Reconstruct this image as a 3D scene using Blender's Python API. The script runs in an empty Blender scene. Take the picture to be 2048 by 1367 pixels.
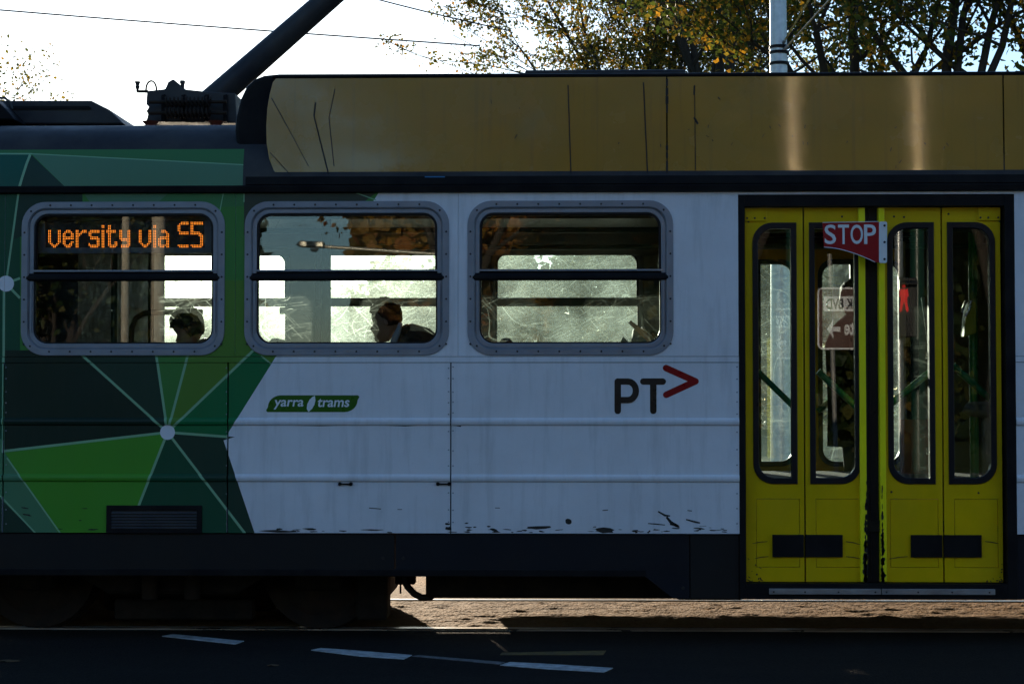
import bpy, bmesh, math, random
import numpy as np
from mathutils import Vector, Matrix

# ------------------------------------------------------------------ camera, sky, sun, exposure
SC = bpy.context.scene
COL = SC.collection
FPX, CAMD, CAMH = 3516.0, 9.5, 1.313          # focal length in photo pixels, distance to tram side, eye height
YAW, TILT = math.atan(86 / FPX), math.atan(114.5 / FPX)
cd = bpy.data.cameras.new('camera'); cam = bpy.data.objects.new('camera', cd); COL.objects.link(cam)
cam.location = (0, -CAMD, CAMH)
cam.rotation_euler = (math.pi / 2 + TILT, 0, YAW)
cd.sensor_width = 36; cd.lens = 36 * FPX / 2048; cd.clip_start = 0.1; cd.clip_end = 3000
SC.camera = cam
_F = Vector((-math.sin(YAW) * math.cos(TILT), math.cos(YAW) * math.cos(TILT), math.sin(TILT)))
_R = Vector((math.cos(YAW), math.sin(YAW), 0)); _U = _R.cross(_F)
_O = Vector((0, -CAMD, CAMH))
def ray(px, py): return _F + _R * ((px - 1024) / FPX) + _U * ((683.5 - py) / FPX)
def P(px, py, y=0.0):                          # photo pixel -> world point at depth y
    d = ray(px, py); return _O + d * ((y + CAMD) / d.y)
def G(px, py, z=0.0):                          # photo pixel -> world point on the ground
    d = ray(px, py); return _O + d * ((z - CAMH) / d.z)
def X(px, py=700, y=0.0): return P(px, py, y).x
def Z(py, px=1110, y=0.0): return P(px, py, y).z

sund = ray(372, 214).normalized()
SUN_EL = math.asin(sund.z); SUN_AZ = math.atan2(sund.x, sund.y)
w = bpy.data.worlds.new('World'); SC.world = w; w.use_nodes = True
nt = w.node_tree; bg = nt.nodes['Background']
sky = nt.nodes.new('ShaderNodeTexSky'); sky.sky_type = 'NISHITA'; sky.sun_disc = False
sky.sun_elevation = SUN_EL; sky.sun_rotation = SUN_AZ
sky.air_density = 1.0; sky.dust_density = 0.35; sky.ozone_density = 3.5
nt.links.new(sky.outputs[0], bg.inputs[0]); bg.inputs[1].default_value = 0.10
sl = bpy.data.lights.new('sun', 'SUN'); sun = bpy.data.objects.new('sun', sl); COL.objects.link(sun)
sl.energy = 3.5; sl.angle = math.radians(0.5); sl.color = (1.0, 0.83, 0.62)
sun.rotation_euler = sund.to_track_quat('Z', 'Y').to_euler(); sun.location = (0, 0, 30)
SC.view_settings.view_transform = 'Standard'; SC.view_settings.look = 'None'
SC.view_settings.exposure = 1.38; SC.view_settings.gamma = 1.0; SC.view_settings.use_curve_mapping = False
SC.render.engine = 'CYCLES'
SC.cycles.use_denoising = True; SC.cycles.use_adaptive_sampling = True; SC.cycles.adaptive_threshold = 0.02
SC.cycles.max_bounces = 6; SC.cycles.diffuse_bounces = 2; SC.cycles.glossy_bounces = 3
SC.cycles.transparent_max_bounces = 18; SC.cycles.transmission_bounces = 8
SC.cycles.sample_clamp_indirect = 25.0; SC.cycles.blur_glossy = 0.0
SC.cycles.caustics_reflective = False; SC.cycles.caustics_refractive = False

# ------------------------------------------------------------------ materials
M = {}
def nmat(name):
    m = bpy.data.materials.new(name); m.use_nodes = True; M[name] = m
    t = m.node_tree; return m, t, t.nodes, t.links, t.nodes['Principled BSDF']
def coords(N, L, scale=(1, 1, 1), space='Object'):
    tc = N.new('ShaderNodeTexCoord'); mp = N.new('ShaderNodeMapping'); mp.inputs['Scale'].default_value = scale
    L.new(tc.outputs[space], mp.inputs[0]); return mp.outputs[0]
def noise(N, L, vec, scale, detail=4, rough=.55, dist=0):
    n = N.new('ShaderNodeTexNoise'); n.inputs['Scale'].default_value = scale; n.inputs['Detail'].default_value = detail
    n.inputs['Roughness'].default_value = rough; n.inputs['Distortion'].default_value = dist
    if vec is not None: L.new(vec, n.inputs['Vector'])
    return n.outputs['Fac']
def ramp(N, L, fac, stops):
    r = N.new('ShaderNodeValToRGB'); e = r.color_ramp.elements
    while len(e) < len(stops): e.new(.5)
    for k, (p, c) in enumerate(stops):
        e[k].position = p; e[k].color = (c, c, c, 1) if isinstance(c, (int, float)) else (*c, 1)
    L.new(fac, r.inputs[0]); return r.outputs[0]
def mth(N, L, op, a, b=None, clamp=False):
    n = N.new('ShaderNodeMath'); n.operation = op; n.use_clamp = clamp
    for i, v in enumerate((a, b)):
        if v is None: continue
        if isinstance(v, (int, float)): n.inputs[i].default_value = v
        else: L.new(v, n.inputs[i])
    return n.outputs[0]
def mixc(N, L, fac, a, b):
    n = N.new('ShaderNodeMix'); n.data_type = 'RGBA'
    for i, v in ((0, fac), (6, a), (7, b)):
        if isinstance(v, (int, float)): n.inputs[i].default_value = v
        elif isinstance(v, tuple): n.inputs[i].default_value = (*v, 1)
        else: L.new(v, n.inputs[i])
    return n.outputs[2]
def bump(N, L, bs, h, strength=.2, dist=.01):
    b = N.new('ShaderNodeBump'); b.inputs['Strength'].default_value = strength; b.inputs['Distance'].default_value = dist
    L.new(h, b.inputs['Height']); L.new(b.outputs[0], bs.inputs['Normal'])

def simple(name, col, rough=.5, metal=0., dirt=.25, dscale=6., spec=.5, bmp=0., stretch=(1, 1, 1), dcol=None, bscale=None, coat=0.):
    """Plain surface with uneven dirt and a little unevenness of gloss."""
    m, t, N, L, B = nmat(name)
    v = coords(N, L, stretch)
    f = ramp(N, L, noise(N, L, v, dscale, 6, .62), [(.35, 0.), (.75, 1.)])
    dark = dcol or tuple(c * .45 + .01 for c in col)
    L.new(mixc(N, L, mth(N, L, 'MULTIPLY', f, dirt), tuple(col), tuple(dark)), B.inputs['Base Color'])
    L.new(ramp(N, L, noise(N, L, v, dscale * 2.3, 4), [(.3, max(.02, rough - .08)), (.7, min(1, rough + .12))]), B.inputs['Roughness'])
    B.inputs['Metallic'].default_value = metal; B.inputs['Specular IOR Level'].default_value = spec
    B.inputs['Coat Weight'].default_value = coat; B.inputs['Coat Roughness'].default_value = .08
    if bmp: bump(N, L, B, noise(N, L, v, bscale or dscale * 4, 5), bmp, .01)
    return m

def paint(name, col, rough=.28, dirt=.18, spec=.5):     # tram body paint: grime in streaks, dust lower down, soft ripples in the sheet
    m, t, N, L, B = nmat(name)
    v = coords(N, L)
    vs = coords(N, L, (7, 7, .7))
    streak = ramp(N, L, noise(N, L, vs, 2.2, 6, .65), [(.50, 0.), (.80, 1.)])
    blot = ramp(N, L, noise(N, L, v, 1.7, 7, .66), [(.38, 0.), (.78, 1.)])
    fine = ramp(N, L, noise(N, L, coords(N, L, (9, 9, 60)), 4, 3), [(.58, 0.), (.72, 1.)])
    g = mth(N, L, 'ADD', mth(N, L, 'MULTIPLY', streak, dirt * 1.3), mth(N, L, 'MULTIPLY', blot, dirt))
    g = mth(N, L, 'ADD', g, mth(N, L, 'MULTIPLY', fine, dirt * .35), True)
    L.new(mixc(N, L, g, tuple(col), (.09, .075, .055)), B.inputs['Base Color'])
    L.new(ramp(N, L, noise(N, L, v, 3, 5), [(.3, rough), (.75, rough + .2)]), B.inputs['Roughness'])
    B.inputs['Specular IOR Level'].default_value = spec
    bump(N, L, B, noise(N, L, coords(N, L, (1, 1, 1.6)), 2.2, 2), .10, .03)
    return m

# livery
paint('white', (.78, .765, .81))
for nm, c in dict(lime=(.10, .42, .035), olive=(.13, .30, .04), mid=(.075, .30, .06), emerald=(.005, .21, .065), deep=(.010, .105, .050),
                  dark=(.009, .032, .020), dark2=(.017, .058, .036), pale=(.11, .30, .15), teal=(.010, .13, .085), sage=(.13, .30, .17),
                  leafy=(.07, .26, .085), smoke=(.06, .075, .05), line=(.25, .46, .27), cream=(.78, .765, .81)).items():
    paint('livery_' + nm, tuple(q * (.72 if nm not in ('cream', 'line') else 1) for q in c), .3, .06, .25)
simple('roof_dark', (.022, .022, .028), .5, spec=.25, dirt=.5, dscale=3, dcol=(.10, .09, .075))
simple('black_trim', (.005, .005, .007), .5, spec=.1, dirt=.6, dscale=5, dcol=(.025, .022, .02), bmp=.1)
simple('rubber', (.005, .006, .010), .35, spec=.25, dirt=.4, dscale=9, dcol=(.02, .02, .02))
simple('skirt', (.008, .010, .016), .42, spec=.2, dirt=.6, dscale=2.5, dcol=(.018, .016, .016), stretch=(1, 1, 2), bmp=.06)
simple('skirt_brown', (.012, .011, .012), .5, spec=.2, dirt=.5, dscale=2.5, dcol=(.022, .018, .015), bmp=.06)
simple('under_black', (.014, .012, .011), .7, spec=.1, dirt=.6, dscale=8, dcol=(.05, .035, .025), bmp=.25)
simple('wheel_steel', (.024, .019, .017), .7, .1, spec=.1, dirt=.6, dscale=9, dcol=(.06, .035, .02), bmp=.2)
simple('aluminium', (.27, .285, .33), .42, .45, dirt=.45, dscale=7, dcol=(.16, .15, .15), bmp=.05)
simple('bright_steel', (.80, .64, .42), .25, 1., dirt=.2, dscale=12)
simple('rail_steel', (.55, .52, .48), .28, 1., dirt=.5, dscale=5, stretch=(.3, 6, 1), dcol=(.2, .13, .08))
simple('chrome', (.8, .8, .8), .18, 1., dirt=.1)
simple('step_metal', (.42, .41, .42), .4, .7, dirt=.6, dscale=8, dcol=(.13, .12, .12), bmp=.1)
simple('door_yellow', (.74, .46, .001), .36, spec=.2, dirt=.30, dscale=3.5, dcol=(.20, .18, .01), stretch=(1, 1, .5), bmp=.04)
simple('door_edge', (.95, .83, .004), .4, spec=.3, dirt=.25, dscale=6, dcol=(.45, .45, .02))
simple('wear_black', (.010, .009, .008), .7, dirt=.5, dcol=(.045, .03, .02))
simple('screw', (.02, .02, .025), .5, .3)
simple('sign_red', (.34, .008, .012), .35, spec=.25, dirt=.18, dscale=8)
simple('sign_white', (.78, .78, .80), .35, dirt=.2, dscale=9)
simple('decal_black', (.008, .007, .007), .3, dirt=.2)
simple('decal_red', (.27, .006, .008), .3, spec=.25, dirt=.1)
simple('decal_green', (.022, .11, .005), .3, spec=.25, dirt=.1)
simple('decal_white', (.76, .78, .82), .35, dirt=.1)
simple('interior_wall', (.10, .10, .085), .5, dirt=.3)
simple('interior_ceiling', (.42, .42, .40), .5, dirt=.3)
simple('interior_dark', (.035, .033, .028), .6, dirt=.4)
simple('interior_floor', (.05, .05, .048), .7, dirt=.5)
simple('red_brown', (.22, .050, .026), .5, dirt=.3)
simple('pole_green', (.006, .20, .065), .3, dirt=.15)
simple('pole_dark_green', (.006, .045, .025), .35, dirt=.2)
simple('display_grey', (.22, .22, .24), .5, dirt=.2)
simple('display_black', (.006, .006, .006), .5, dirt=.2)
simple('seat_blue', (.02, .035, .075), .85, dirt=.4, dscale=25, bmp=.3)
simple('seat_shell', (.35, .35, .36), .5, dirt=.3)
simple('reader_lime', (.28, .34, .03), .4, dirt=.2)
simple('red_plastic', (.45, .012, .012), .4, dirt=.15)
simple('galvanised', (.46, .47, .48), .38, .75, dirt=.5, dscale=14, dcol=(.26, .27, .28), bmp=.05)
simple('pole_beige', (.50, .43, .32), .6, dirt=.35, dscale=5)
simple('bark', (.045, .033, .024), .9, dirt=.6, dscale=12, dcol=(.015, .012, .010), bmp=.6, stretch=(1, 1, .3))
simple('sign_brown', (.085, .028, .018), .35, dirt=.1)
simple('post_grey', (.30, .29, .27), .5, .3, dirt=.3)
simple('signal_black', (.012, .012, .012), .5, dirt=.3)
simple('cable', (.03, .03, .03), .6)
simple('lamp_body', (.50, .48, .40), .4, .4, dirt=.2)
simple('line_white', (.62, .64, .66), .6, dirt=.9, dscale=16, dcol=(.12, .12, .12), bmp=.3)
simple('line_worn', (.20, .20, .21), .7, dirt=1., dscale=22, dcol=(.05, .05, .05), bmp=.3)
simple('line_yellow', (.20, .13, .03), .7, dirt=1., dscale=18, dcol=(.05, .045, .04), bmp=.3)
simple('kerb_stone', (.28, .27, .25), .8, dirt=.5, dscale=4, bmp=.3)
simple('skin_tan', (.34, .19, .12), .5, dirt=.15, dscale=15)
simple('hair_black', (.010, .008, .008), .6, spec=.15, dirt=.3, dscale=60, bmp=.6, bscale=180)
simple('jacket_dark', (.030, .022, .016), .8, dirt=.5, dscale=20, bmp=.3)
simple('jacket_check', (.016, .017, .020), .85, dirt=.8, dscale=26, dcol=(.05, .05, .055), bmp=.3)
simple('coat_black', (.009, .008, .009), .9, spec=.05, dirt=.4, dscale=14, bmp=.3)
simple('trousers', (.020, .022, .032), .85, dirt=.4, dscale=20, bmp=.3)
simple('collar_pale', (.42, .46, .52), .8, dirt=.2)
simple('shoe', (.012, .011, .010), .4)
simple('bag_teal', (.012, .055, .058), .7, dirt=.4, dscale=18, bmp=.2)
simple('bag_olive', (.045, .042, .014), .75, dirt=.4, dscale=18, bmp=.2)
simple('bag_tan', (.42, .20, .075), .6, dirt=.3)
simple('leaf_brown', (.10, .055, .022), .7, dirt=.4, dscale=40)
simple('paper', (.62, .62, .58), .7, dirt=.2)

def fairing_paint():
    m, t, N, L, B = nmat('fairing_gold')
    v = coords(N, L)
    f = ramp(N, L, noise(N, L, coords(N, L, (.5, .5, .8)), 1.6, 4), [(.35, 0.), (.7, 1.)])
    c = mixc(N, L, f, (.38, .205, .030), (.30, .165, .026))
    st = ramp(N, L, noise(N, L, coords(N, L, (12, 12, .5)), 2.4, 5, .6), [(.55, 0.), (.85, .55)])
    L.new(mixc(N, L, st, c, (.10, .08, .04)), B.inputs['Base Color'])
    L.new(ramp(N, L, noise(N, L, v, 2.5, 5), [(.3, .20), (.7, .32)]), B.inputs['Roughness'])
    B.inputs['Coat Weight'].default_value = .9; B.inputs['Coat Roughness'].default_value = .055
    h = mth(N, L, 'ADD', noise(N, L, coords(N, L, (1, 1, .6)), 1.5, 2), mth(N, L, 'MULTIPLY', noise(N, L, v, 26, 3), .10))
    bump(N, L, B, h, .12, .03)
fairing_paint()

def emis(name, col, s):
    m, t, N, L, B = nmat(name)
    B.inputs['Base Color'].default_value = (*[c * .3 for c in col], 1)
    B.inputs['Emission Color'].default_value = (*col, 1); B.inputs['Emission Strength'].default_value = s
emis('led_amber', (1.0, .24, .02), 1.15)
emis('signal_red', (1.0, .02, .02), 1.1)

def glass(name, haze=.10, scr=.35, seed=0., tint=(.90, .96, .965), etched=.0, fwd=.25):
    """Thin scratched tram glass: clear body, mirror-like skin, milky where it is scoured and dirty."""
    m, t, N, L, B = nmat(name)
    N.remove(B); out = N['Material Output']
    tc = N.new('ShaderNodeTexCoord'); mp = N.new('ShaderNodeMapping'); mp.inputs['Location'].default_value = (seed, seed * .7, seed * 1.3)
    L.new(tc.outputs['Object'], mp.inputs[0]); v0 = mp.outputs[0]
    def sc(vec, s):
        q = N.new('ShaderNodeMapping'); q.inputs['Scale'].default_value = s; L.new(vec, q.inputs[0]); return q.outputs[0]
    micro = ramp(N, L, noise(N, L, sc(v0, (22, 22, 170)), 2.2, 2, .6), [(.46, 0.), (.70, 1.)])      # wash scratches run lengthwise
    speck = ramp(N, L, noise(N, L, v0, 150, 0, .5), [(.60, 0.), (.72, 1.)])
    cloud = ramp(N, L, noise(N, L, v0, 3.2, 2, .6), [(.32, .25), (.72, 1.)])
    def lines(scale, width, off, keep):
        q = N.new('ShaderNodeMapping'); q.inputs['Location'].default_value = (off, off * 2.1, off * .4); L.new(v0, q.inputs[0])
        n1 = N.new('ShaderNodeTexNoise'); n1.inputs['Scale'].default_value = scale * 1.3; n1.inputs['Detail'].default_value = 0.0
        L.new(q.outputs[0], n1.inputs['Vector'])
        d = mth(N, L, 'ABSOLUTE', mth(N, L, 'SUBTRACT', n1.outputs['Fac'], .5))
        ln = ramp(N, L, d, [(0., 1.), (width, 0.)])
        kp = ramp(N, L, noise(N, L, q.outputs[0], scale * .9 + 1.7, 0), [(keep, 0.), (keep + .04, 1.)])
        return mth(N, L, 'MULTIPLY', ln, kp)
    l = mth(N, L, 'MAXIMUM', lines(2.1, .0022, 3.1 + seed, .50), lines(3.7, .0028, 9.7 + seed, .54))
    l = mth(N, L, 'MAXIMUM', l, lines(5.3, .003, 17.3 + seed, .60))
    def hairs(rot, off, keep):          # long straight hair scratches at one slant
        q = N.new('ShaderNodeMapping'); q.inputs['Rotation'].default_value = (0, rot, 0); q.inputs['Location'].default_value = (off, 0, off * .3); L.new(v0, q.inputs[0])
        q2 = N.new('ShaderNodeMapping'); q2.inputs['Scale'].default_value = (.9, 1, 34); L.new(q.outputs[0], q2.inputs[0])
        return ramp(N, L, noise(N, L, q2.outputs[0], 3.0, 1), [(keep, 0.), (keep + .02, 1.), (keep + .04, 0.)])
    for rot, off, keep in ((.5, 2.2, .66), (-.8, 5.1, .67), (.1, 11.3, .64)):
        l = mth(N, L, 'MAXIMUM', l, mth(N, L, 'MULTIPLY', hairs(rot, off + seed, keep), .7))
    hz = mth(N, L, 'MULTIPLY', mth(N, L, 'ADD', mth(N, L, 'MULTIPLY', micro, .9), mth(N, L, 'ADD', mth(N, L, 'MULTIPLY', speck, .5), .35 + etched)), cloud)
    mask = mth(N, L, 'ADD', mth(N, L, 'MULTIPLY', hz, haze), mth(N, L, 'MULTIPLY', l, scr), True)
    tr = N.new('ShaderNodeBsdfTransparent'); tr.inputs[0].default_value = (*tint, 1)
    tl = N.new('ShaderNodeBsdfTranslucent'); tl.inputs[0].default_value = (.80, .96, .86, 1)
    gl = N.new('ShaderNodeBsdfGlossy'); gl.inputs['Roughness'].default_value = 0.0
    if 'Color' in gl.inputs: gl.inputs['Color'].default_value = (1, 1, 1, 1)
    rf = N.new('ShaderNodeBsdfRefraction'); rf.inputs['Color'].default_value = (.86, .97, .90, 1); rf.inputs['Roughness'].default_value = .62; rf.inputs['IOR'].default_value = 1.22   # grime throws light mostly onward
    ms = N.new('ShaderNodeMixShader'); ms.inputs[0].default_value = fwd; L.new(tl.outputs[0], ms.inputs[1]); L.new(rf.outputs[0], ms.inputs[2])
    m1 = N.new('ShaderNodeMixShader'); L.new(mask, m1.inputs[0]); L.new(tr.outputs[0], m1.inputs[1]); L.new(ms.outputs[0], m1.inputs[2])
    fr = N.new('ShaderNodeFresnel'); fr.inputs[0].default_value = 1.55
    m2 = N.new('ShaderNodeMixShader'); L.new(fr.outputs[0], m2.inputs[0]); L.new(m1.outputs[0], m2.inputs[1]); L.new(gl.outputs[0], m2.inputs[2])
    L.new(m2.outputs[0], out.inputs[0])
glass('glass_window', .018, .10, 0.)
glass('glass_sash', .02, .10, 4.)
glass('glass_door', .016, .05, 8.)
glass('glass_far', .16, .27, 13., etched=.35)
glass('glass_far_door', .08, .16, 21., etched=.2)

def leafmat(name, stops, trans=.5):
    m, t, N, L, B = nmat(name)
    N.remove(B); out = N['Material Output']
    g = N.new('ShaderNodeNewGeometry')
    c = ramp(N, L, g.outputs['Random Per Island'], stops)
    d = N.new('ShaderNodeBsdfPrincipled'); L.new(c, d.inputs['Base Color']); d.inputs['Roughness'].default_value = .55
    tl = N.new('ShaderNodeBsdfTranslucent'); L.new(c, tl.inputs[0])
    mx = N.new('ShaderNodeMixShader'); mx.inputs[0].default_value = trans
    L.new(d.outputs[0], mx.inputs[1]); L.new(tl.outputs[0], mx.inputs[2]); L.new(mx.outputs[0], out.inputs[0])
leafmat('leaf_autumn', [(0, (.05, .065, .014)), (.45, (.10, .105, .018)), (.72, (.19, .15, .018)), (.93, (.34, .20, .018)), (1, (.34, .14, .018))], .62)
leafmat('leaf_mixed', [(0, (.05, .085, .014)), (.5, (.11, .12, .018)), (.75, (.28, .18, .018)), (1, (.50, .24, .018))], .65)
leafmat('leaf_green', [(0, (.020, .045, .012)), (.6, (.045, .080, .018)), (.9, (.11, .11, .02)), (1, (.2, .12, .02))])
leafmat('leaf_gold', [(0, (.09, .075, .012)), (.35, (.22, .125, .014)), (.7, (.34, .17, .014)), (1, (.32, .10, .014))], .35)
leafmat('grass_blades', [(0, (.05, .085, .015)), (.6, (.09, .13, .02)), (1, (.18, .17, .04))])

def ground_mat(name, col, col2, bs=.5, scale=60., rough=.85):
    m, t, N, L, B = nmat(name)
    v = coords(N, L)
    big = noise(N, L, coords(N, L, (.45, 1.6, 1)), .9, 7, .65)
    agg = N.new('ShaderNodeTexVoronoi'); agg.inputs['Scale'].default_value = scale; L.new(v, agg.inputs['Vector'])
    f = mth(N, L, 'ADD', mth(N, L, 'MULTIPLY', ramp(N, L, big, [(.3, 0.), (.7, 1.)]), .5), mth(N, L, 'MULTIPLY', agg.outputs['Color'], .5))
    L.new(mixc(N, L, f, col, col2), B.inputs['Base Color']); B.inputs['Roughness'].default_value = rough; B.inputs['Specular IOR Level'].default_value = .1
    h = mth(N, L, 'SUBTRACT', noise(N, L, v, scale * .4, 6, .7), mth(N, L, 'MULTIPLY', agg.outputs['Distance'], .9))
    bump(N, L, B, h, bs, .012)
ground_mat('asphalt', (.006, .0056, .0058), (.026, .024, .0225), .55, 75.)
ground_mat('asphalt_track', (.17, .092, .036), (.36, .205, .085), .8, 48.)
ground_mat('lawn', (.05, .075, .016), (.085, .105, .025), .8, 20.)
ground_mat('concrete', (.22, .20, .17), (.30, .27, .22), .5, 40.)

# ------------------------------------------------------------------ mesh helpers
class MB:
    def __init__(s): s.v, s.f, s.m = [], [], []
    def add(s, vs, fs, mi=0):
        o = len(s.v); s.v += [tuple(p) for p in vs]; s.f += [tuple(i + o for i in f) for f in fs]; s.m += [mi] * len(fs); return s
    def box(s, x0, x1, y0, y1, z0, z1, mi=0, bev=0.):
        if bev:
            b = bev
            a = [(x0 + b, z0), (x1 - b, z0), (x1, z0 + b), (x1, z1 - b), (x1 - b, z1), (x0 + b, z1), (x0, z1 - b), (x0, z0 + b)]
            return s.prism(a, y0, y1, mi)
        vs = [(x, y, z) for x in (x0, x1) for y in (y0, y1) for z in (z0, z1)]
        return s.add(vs, [(0, 1, 3, 2), (4, 6, 7, 5), (0, 4, 5, 1), (2, 3, 7, 6), (0, 2, 6, 4), (1, 5, 7, 3)], mi)
    def prism(s, poly, y0, y1, mi=0):            # XZ outline, extruded along Y
        n = len(poly)
        vs = [(x, y0, z) for x, z in poly] + [(x, y1, z) for x, z in poly]
        return s.add(vs, [tuple(range(n)), tuple(range(2 * n - 1, n - 1, -1))] + [(i, i + n, (i + 1) % n + n, (i + 1) % n) for i in range(n)], mi)
    def sweepx(s, prof, x0, x1, mi=0):           # closed YZ outline, extruded along X
        n = len(prof)
        vs = [(x0, y, z) for y, z in prof] + [(x1, y, z) for y, z in prof]
        return s.add(vs, [tuple(range(n)), tuple(range(2 * n - 1, n - 1, -1))] + [(i, i + n, (i + 1) % n + n, (i + 1) % n) for i in range(n)], mi)
    def ring(s, A, B, y0, y1, mi=0):             # frame between two outlines of equal count
        n = len(A)
        vs = [(x, y0, z) for x, z in A] + [(x, y0, z) for x, z in B] + [(x, y1, z) for x, z in A] + [(x, y1, z) for x, z in B]
        fs = []
        for i in range(n):
            j = (i + 1) % n
            fs += [(i, j, n + j, n + i), (2 * n + j, 2 * n + i, 3 * n + i, 3 * n + j), (i, 2 * n + i, 2 * n + j, j), (n + j, 3 * n + j, 3 * n + i, n + i)]
        return s.add(vs, fs, mi)
    def tube(s, pts, r, n=8, mi=0, cap=True):
        pts = [Vector(p) for p in pts]; R = r if isinstance(r, (list, tuple)) else [r] * len(pts)
        vs, fs = [], []; up = None
        for i, p in enumerate(pts):
            d = (pts[min(i + 1, len(pts) - 1)] - pts[max(i - 1, 0)])
            d = d.normalized() if d.length > 1e-9 else Vector((0, 0, 1))
            if up is None: up = Vector((0, 0, 1)) if abs(d.z) < .9 else Vector((1, 0, 0))
            a = d.cross(up).normalized(); b = a.cross(d).normalized(); up = b
            for k in range(n):
                t = 2 * math.pi * k / n; q = p + (a * math.cos(t) + b * math.sin(t)) * R[i]; vs.append(tuple(q))
        for i in range(len(pts) - 1):
            for k in range(n):
                k2 = (k + 1) % n; fs.append((i * n + k, i * n + k2, (i + 1) * n + k2, (i + 1) * n + k))
        if cap: fs += [tuple(range(n - 1, -1, -1)), tuple(range((len(pts) - 1) * n, len(pts) * n))]
        return s.add(vs, fs, mi)
    def lathe(s, prof, c, axis='z', n=20, mi=0):  # prof: (radius, along)
        vs, fs = [], []
        for r, h in prof:
            for k in range(n):
                t = 2 * math.pi * k / n; a, b = r * math.cos(t), r * math.sin(t)
                q = (a, b, h) if axis == 'z' else ((a, h, b) if axis == 'y' else (h, a, b))
                vs.append((c[0] + q[0], c[1] + q[1], c[2] + q[2]))
        for i in range(len(prof) - 1):
            for k in range(n):
                k2 = (k + 1) % n; fs.append((i * n + k, i * n + k2, (i + 1) * n + k2, (i + 1) * n + k))
        fs += [tuple(range(n - 1, -1, -1)), tuple(range((len(prof) - 1) * n, len(prof) * n))]
        return s.add(vs, fs, mi)
    def mesh(s, name, clean=True):
        me = bpy.data.meshes.new(name); me.from_pydata(s.v, [], s.f); me.polygons.foreach_set('material_index', s.m)
        if clean:
            bm = bmesh.new(); bm.from_mesh(me); bmesh.ops.remove_doubles(bm, verts=bm.verts, dist=1e-5)
            bmesh.ops.dissolve_degenerate(bm, edges=bm.edges, dist=1e-6)
            bmesh.ops.recalc_face_normals(bm, faces=bm.faces); bm.to_mesh(me); bm.free()
        me.update(); return me
    def build(s, name, mats, parent=None, smooth=False, clean=True, bevel=0.):
        me = s.mesh(name, clean)
        o = bpy.data.objects.new(name, me); COL.objects.link(o)
        for q in ([mats] if isinstance(mats, str) else mats): me.materials.append(M[q])
        if parent is not None: o.parent = parent
        if smooth: sm(me, (66 if len(me.polygons) < 6000 else True) if smooth is True else smooth)
        if bevel:
            md = o.modifiers.new('edge', 'BEVEL'); md.width = bevel; md.segments = 2; md.limit_method = 'ANGLE'; md.angle_limit = math.radians(40)
        return o
def sm(me, ang=True):
    me.polygons.foreach_set('use_smooth', [True] * len(me.polygons))
    if ang is not True:
        bm = bmesh.new(); bm.from_mesh(me)
        for e in bm.edges:
            if len(e.link_faces) == 2 and e.calc_face_angle(0) > math.radians(ang): e.smooth = False
        bm.to_mesh(me); bm.free()
def tag(o, label=None, cat=None, group=None, kind=None):
    for k, v in (('label', label), ('category', cat), ('group', group), ('kind', kind)):
        if v: o[k] = v
    return o
def empty(name, loc=(0, 0, 0), parent=None):
    o = bpy.data.objects.new(name, None); COL.objects.link(o); o.location = loc; o.empty_display_size = .1
    if parent is not None: o.parent = parent
    return o
def rr(cx, cz, hw, hh, r, seg=6, corners=(1, 1, 1, 1)):   # rounded rectangle; corners: top right, top left, bottom left, bottom right
    out = []
    for q, (sx, sz, a0) in enumerate(((1, 1, 0), (-1, 1, 90), (-1, -1, 180), (1, -1, 270))):
        R = r if corners[q] else 1e-4
        for k in range(seg + 1):
            a = math.radians(a0 + 90 * k / seg)
            out.append((cx + sx * (hw - R) + R * math.cos(a), cz + sz * (hh - R) + R * math.sin(a)))
    return out
def rect_as(cx0, cx1, cz0, cz1, seg=6):
    return [p for p in ((cx1, cz1), (cx0, cz1), (cx0, cz0), (cx1, cz0)) for _ in range(seg + 1)]
def stroke(mb, pts, wpx, y, mi=0, taper=True, th=.0008):   # thin raised mark along photo-pixel points on a tram surface
    q = [P(a, b, y) for a, b in pts]; n = len(q)
    L_, R_ = [], []
    for i in range(n):
        d = (q[min(i + 1, n - 1)] - q[max(i - 1, 0)]).normalized(); nn = Vector((-d.z, 0, d.x))
        h = wpx / 370 * .5 * (1 if not taper else (.25 + .75 * math.sin(math.pi * (i + .6) / (n + .2))))
        L_.append(q[i] + nn * h); R_.append(q[i] - nn * h)
    mb.prism([(p.x, p.z) for p in L_] + [(p.x, p.z) for p in reversed(R_)], y - th, y, mi)

_txt = {}
def text_mesh(body, bold=0., spacing=1.0):
    k = (body, bold, spacing)
    if k not in _txt:
        cu = bpy.data.curves.new('lettering', 'FONT'); cu.body = body; cu.offset = bold; cu.space_character = spacing; cu.resolution_u = 4
        o = bpy.data.objects.new('lettering', cu); COL.objects.link(o); bpy.context.view_layer.update()
        me = bpy.data.meshes.new_from_object(o.evaluated_get(bpy.context.evaluated_depsgraph_get()))
        vs = np.array([v.co[:2] for v in me.vertices]); fs = [tuple(p.vertices) for p in me.polygons]
        bpy.data.objects.remove(o); bpy.data.curves.remove(cu); bpy.data.meshes.remove(me)
        _txt[k] = (vs, fs)
    return _txt[k]
def text(mb, body, x0, x1, z0, z1, y, bold=0., shear=0., mi=0, spacing=1.0, flip=False):   # fits lettering into a box, in the XZ plane
    vs, fs = text_mesh(body, bold, spacing); lo, hi = vs.min(0), vs.max(0)
    u = (vs - lo) / (hi - lo); zz = z0 + u[:, 1] * (z1 - z0)
    xx = x0 + u[:, 0] * (x1 - x0) + shear * (zz - z0)
    mb.add([(a, y, b) for a, b in zip(xx, zz)], fs if not flip else [tuple(reversed(f)) for f in fs], mi)

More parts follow.
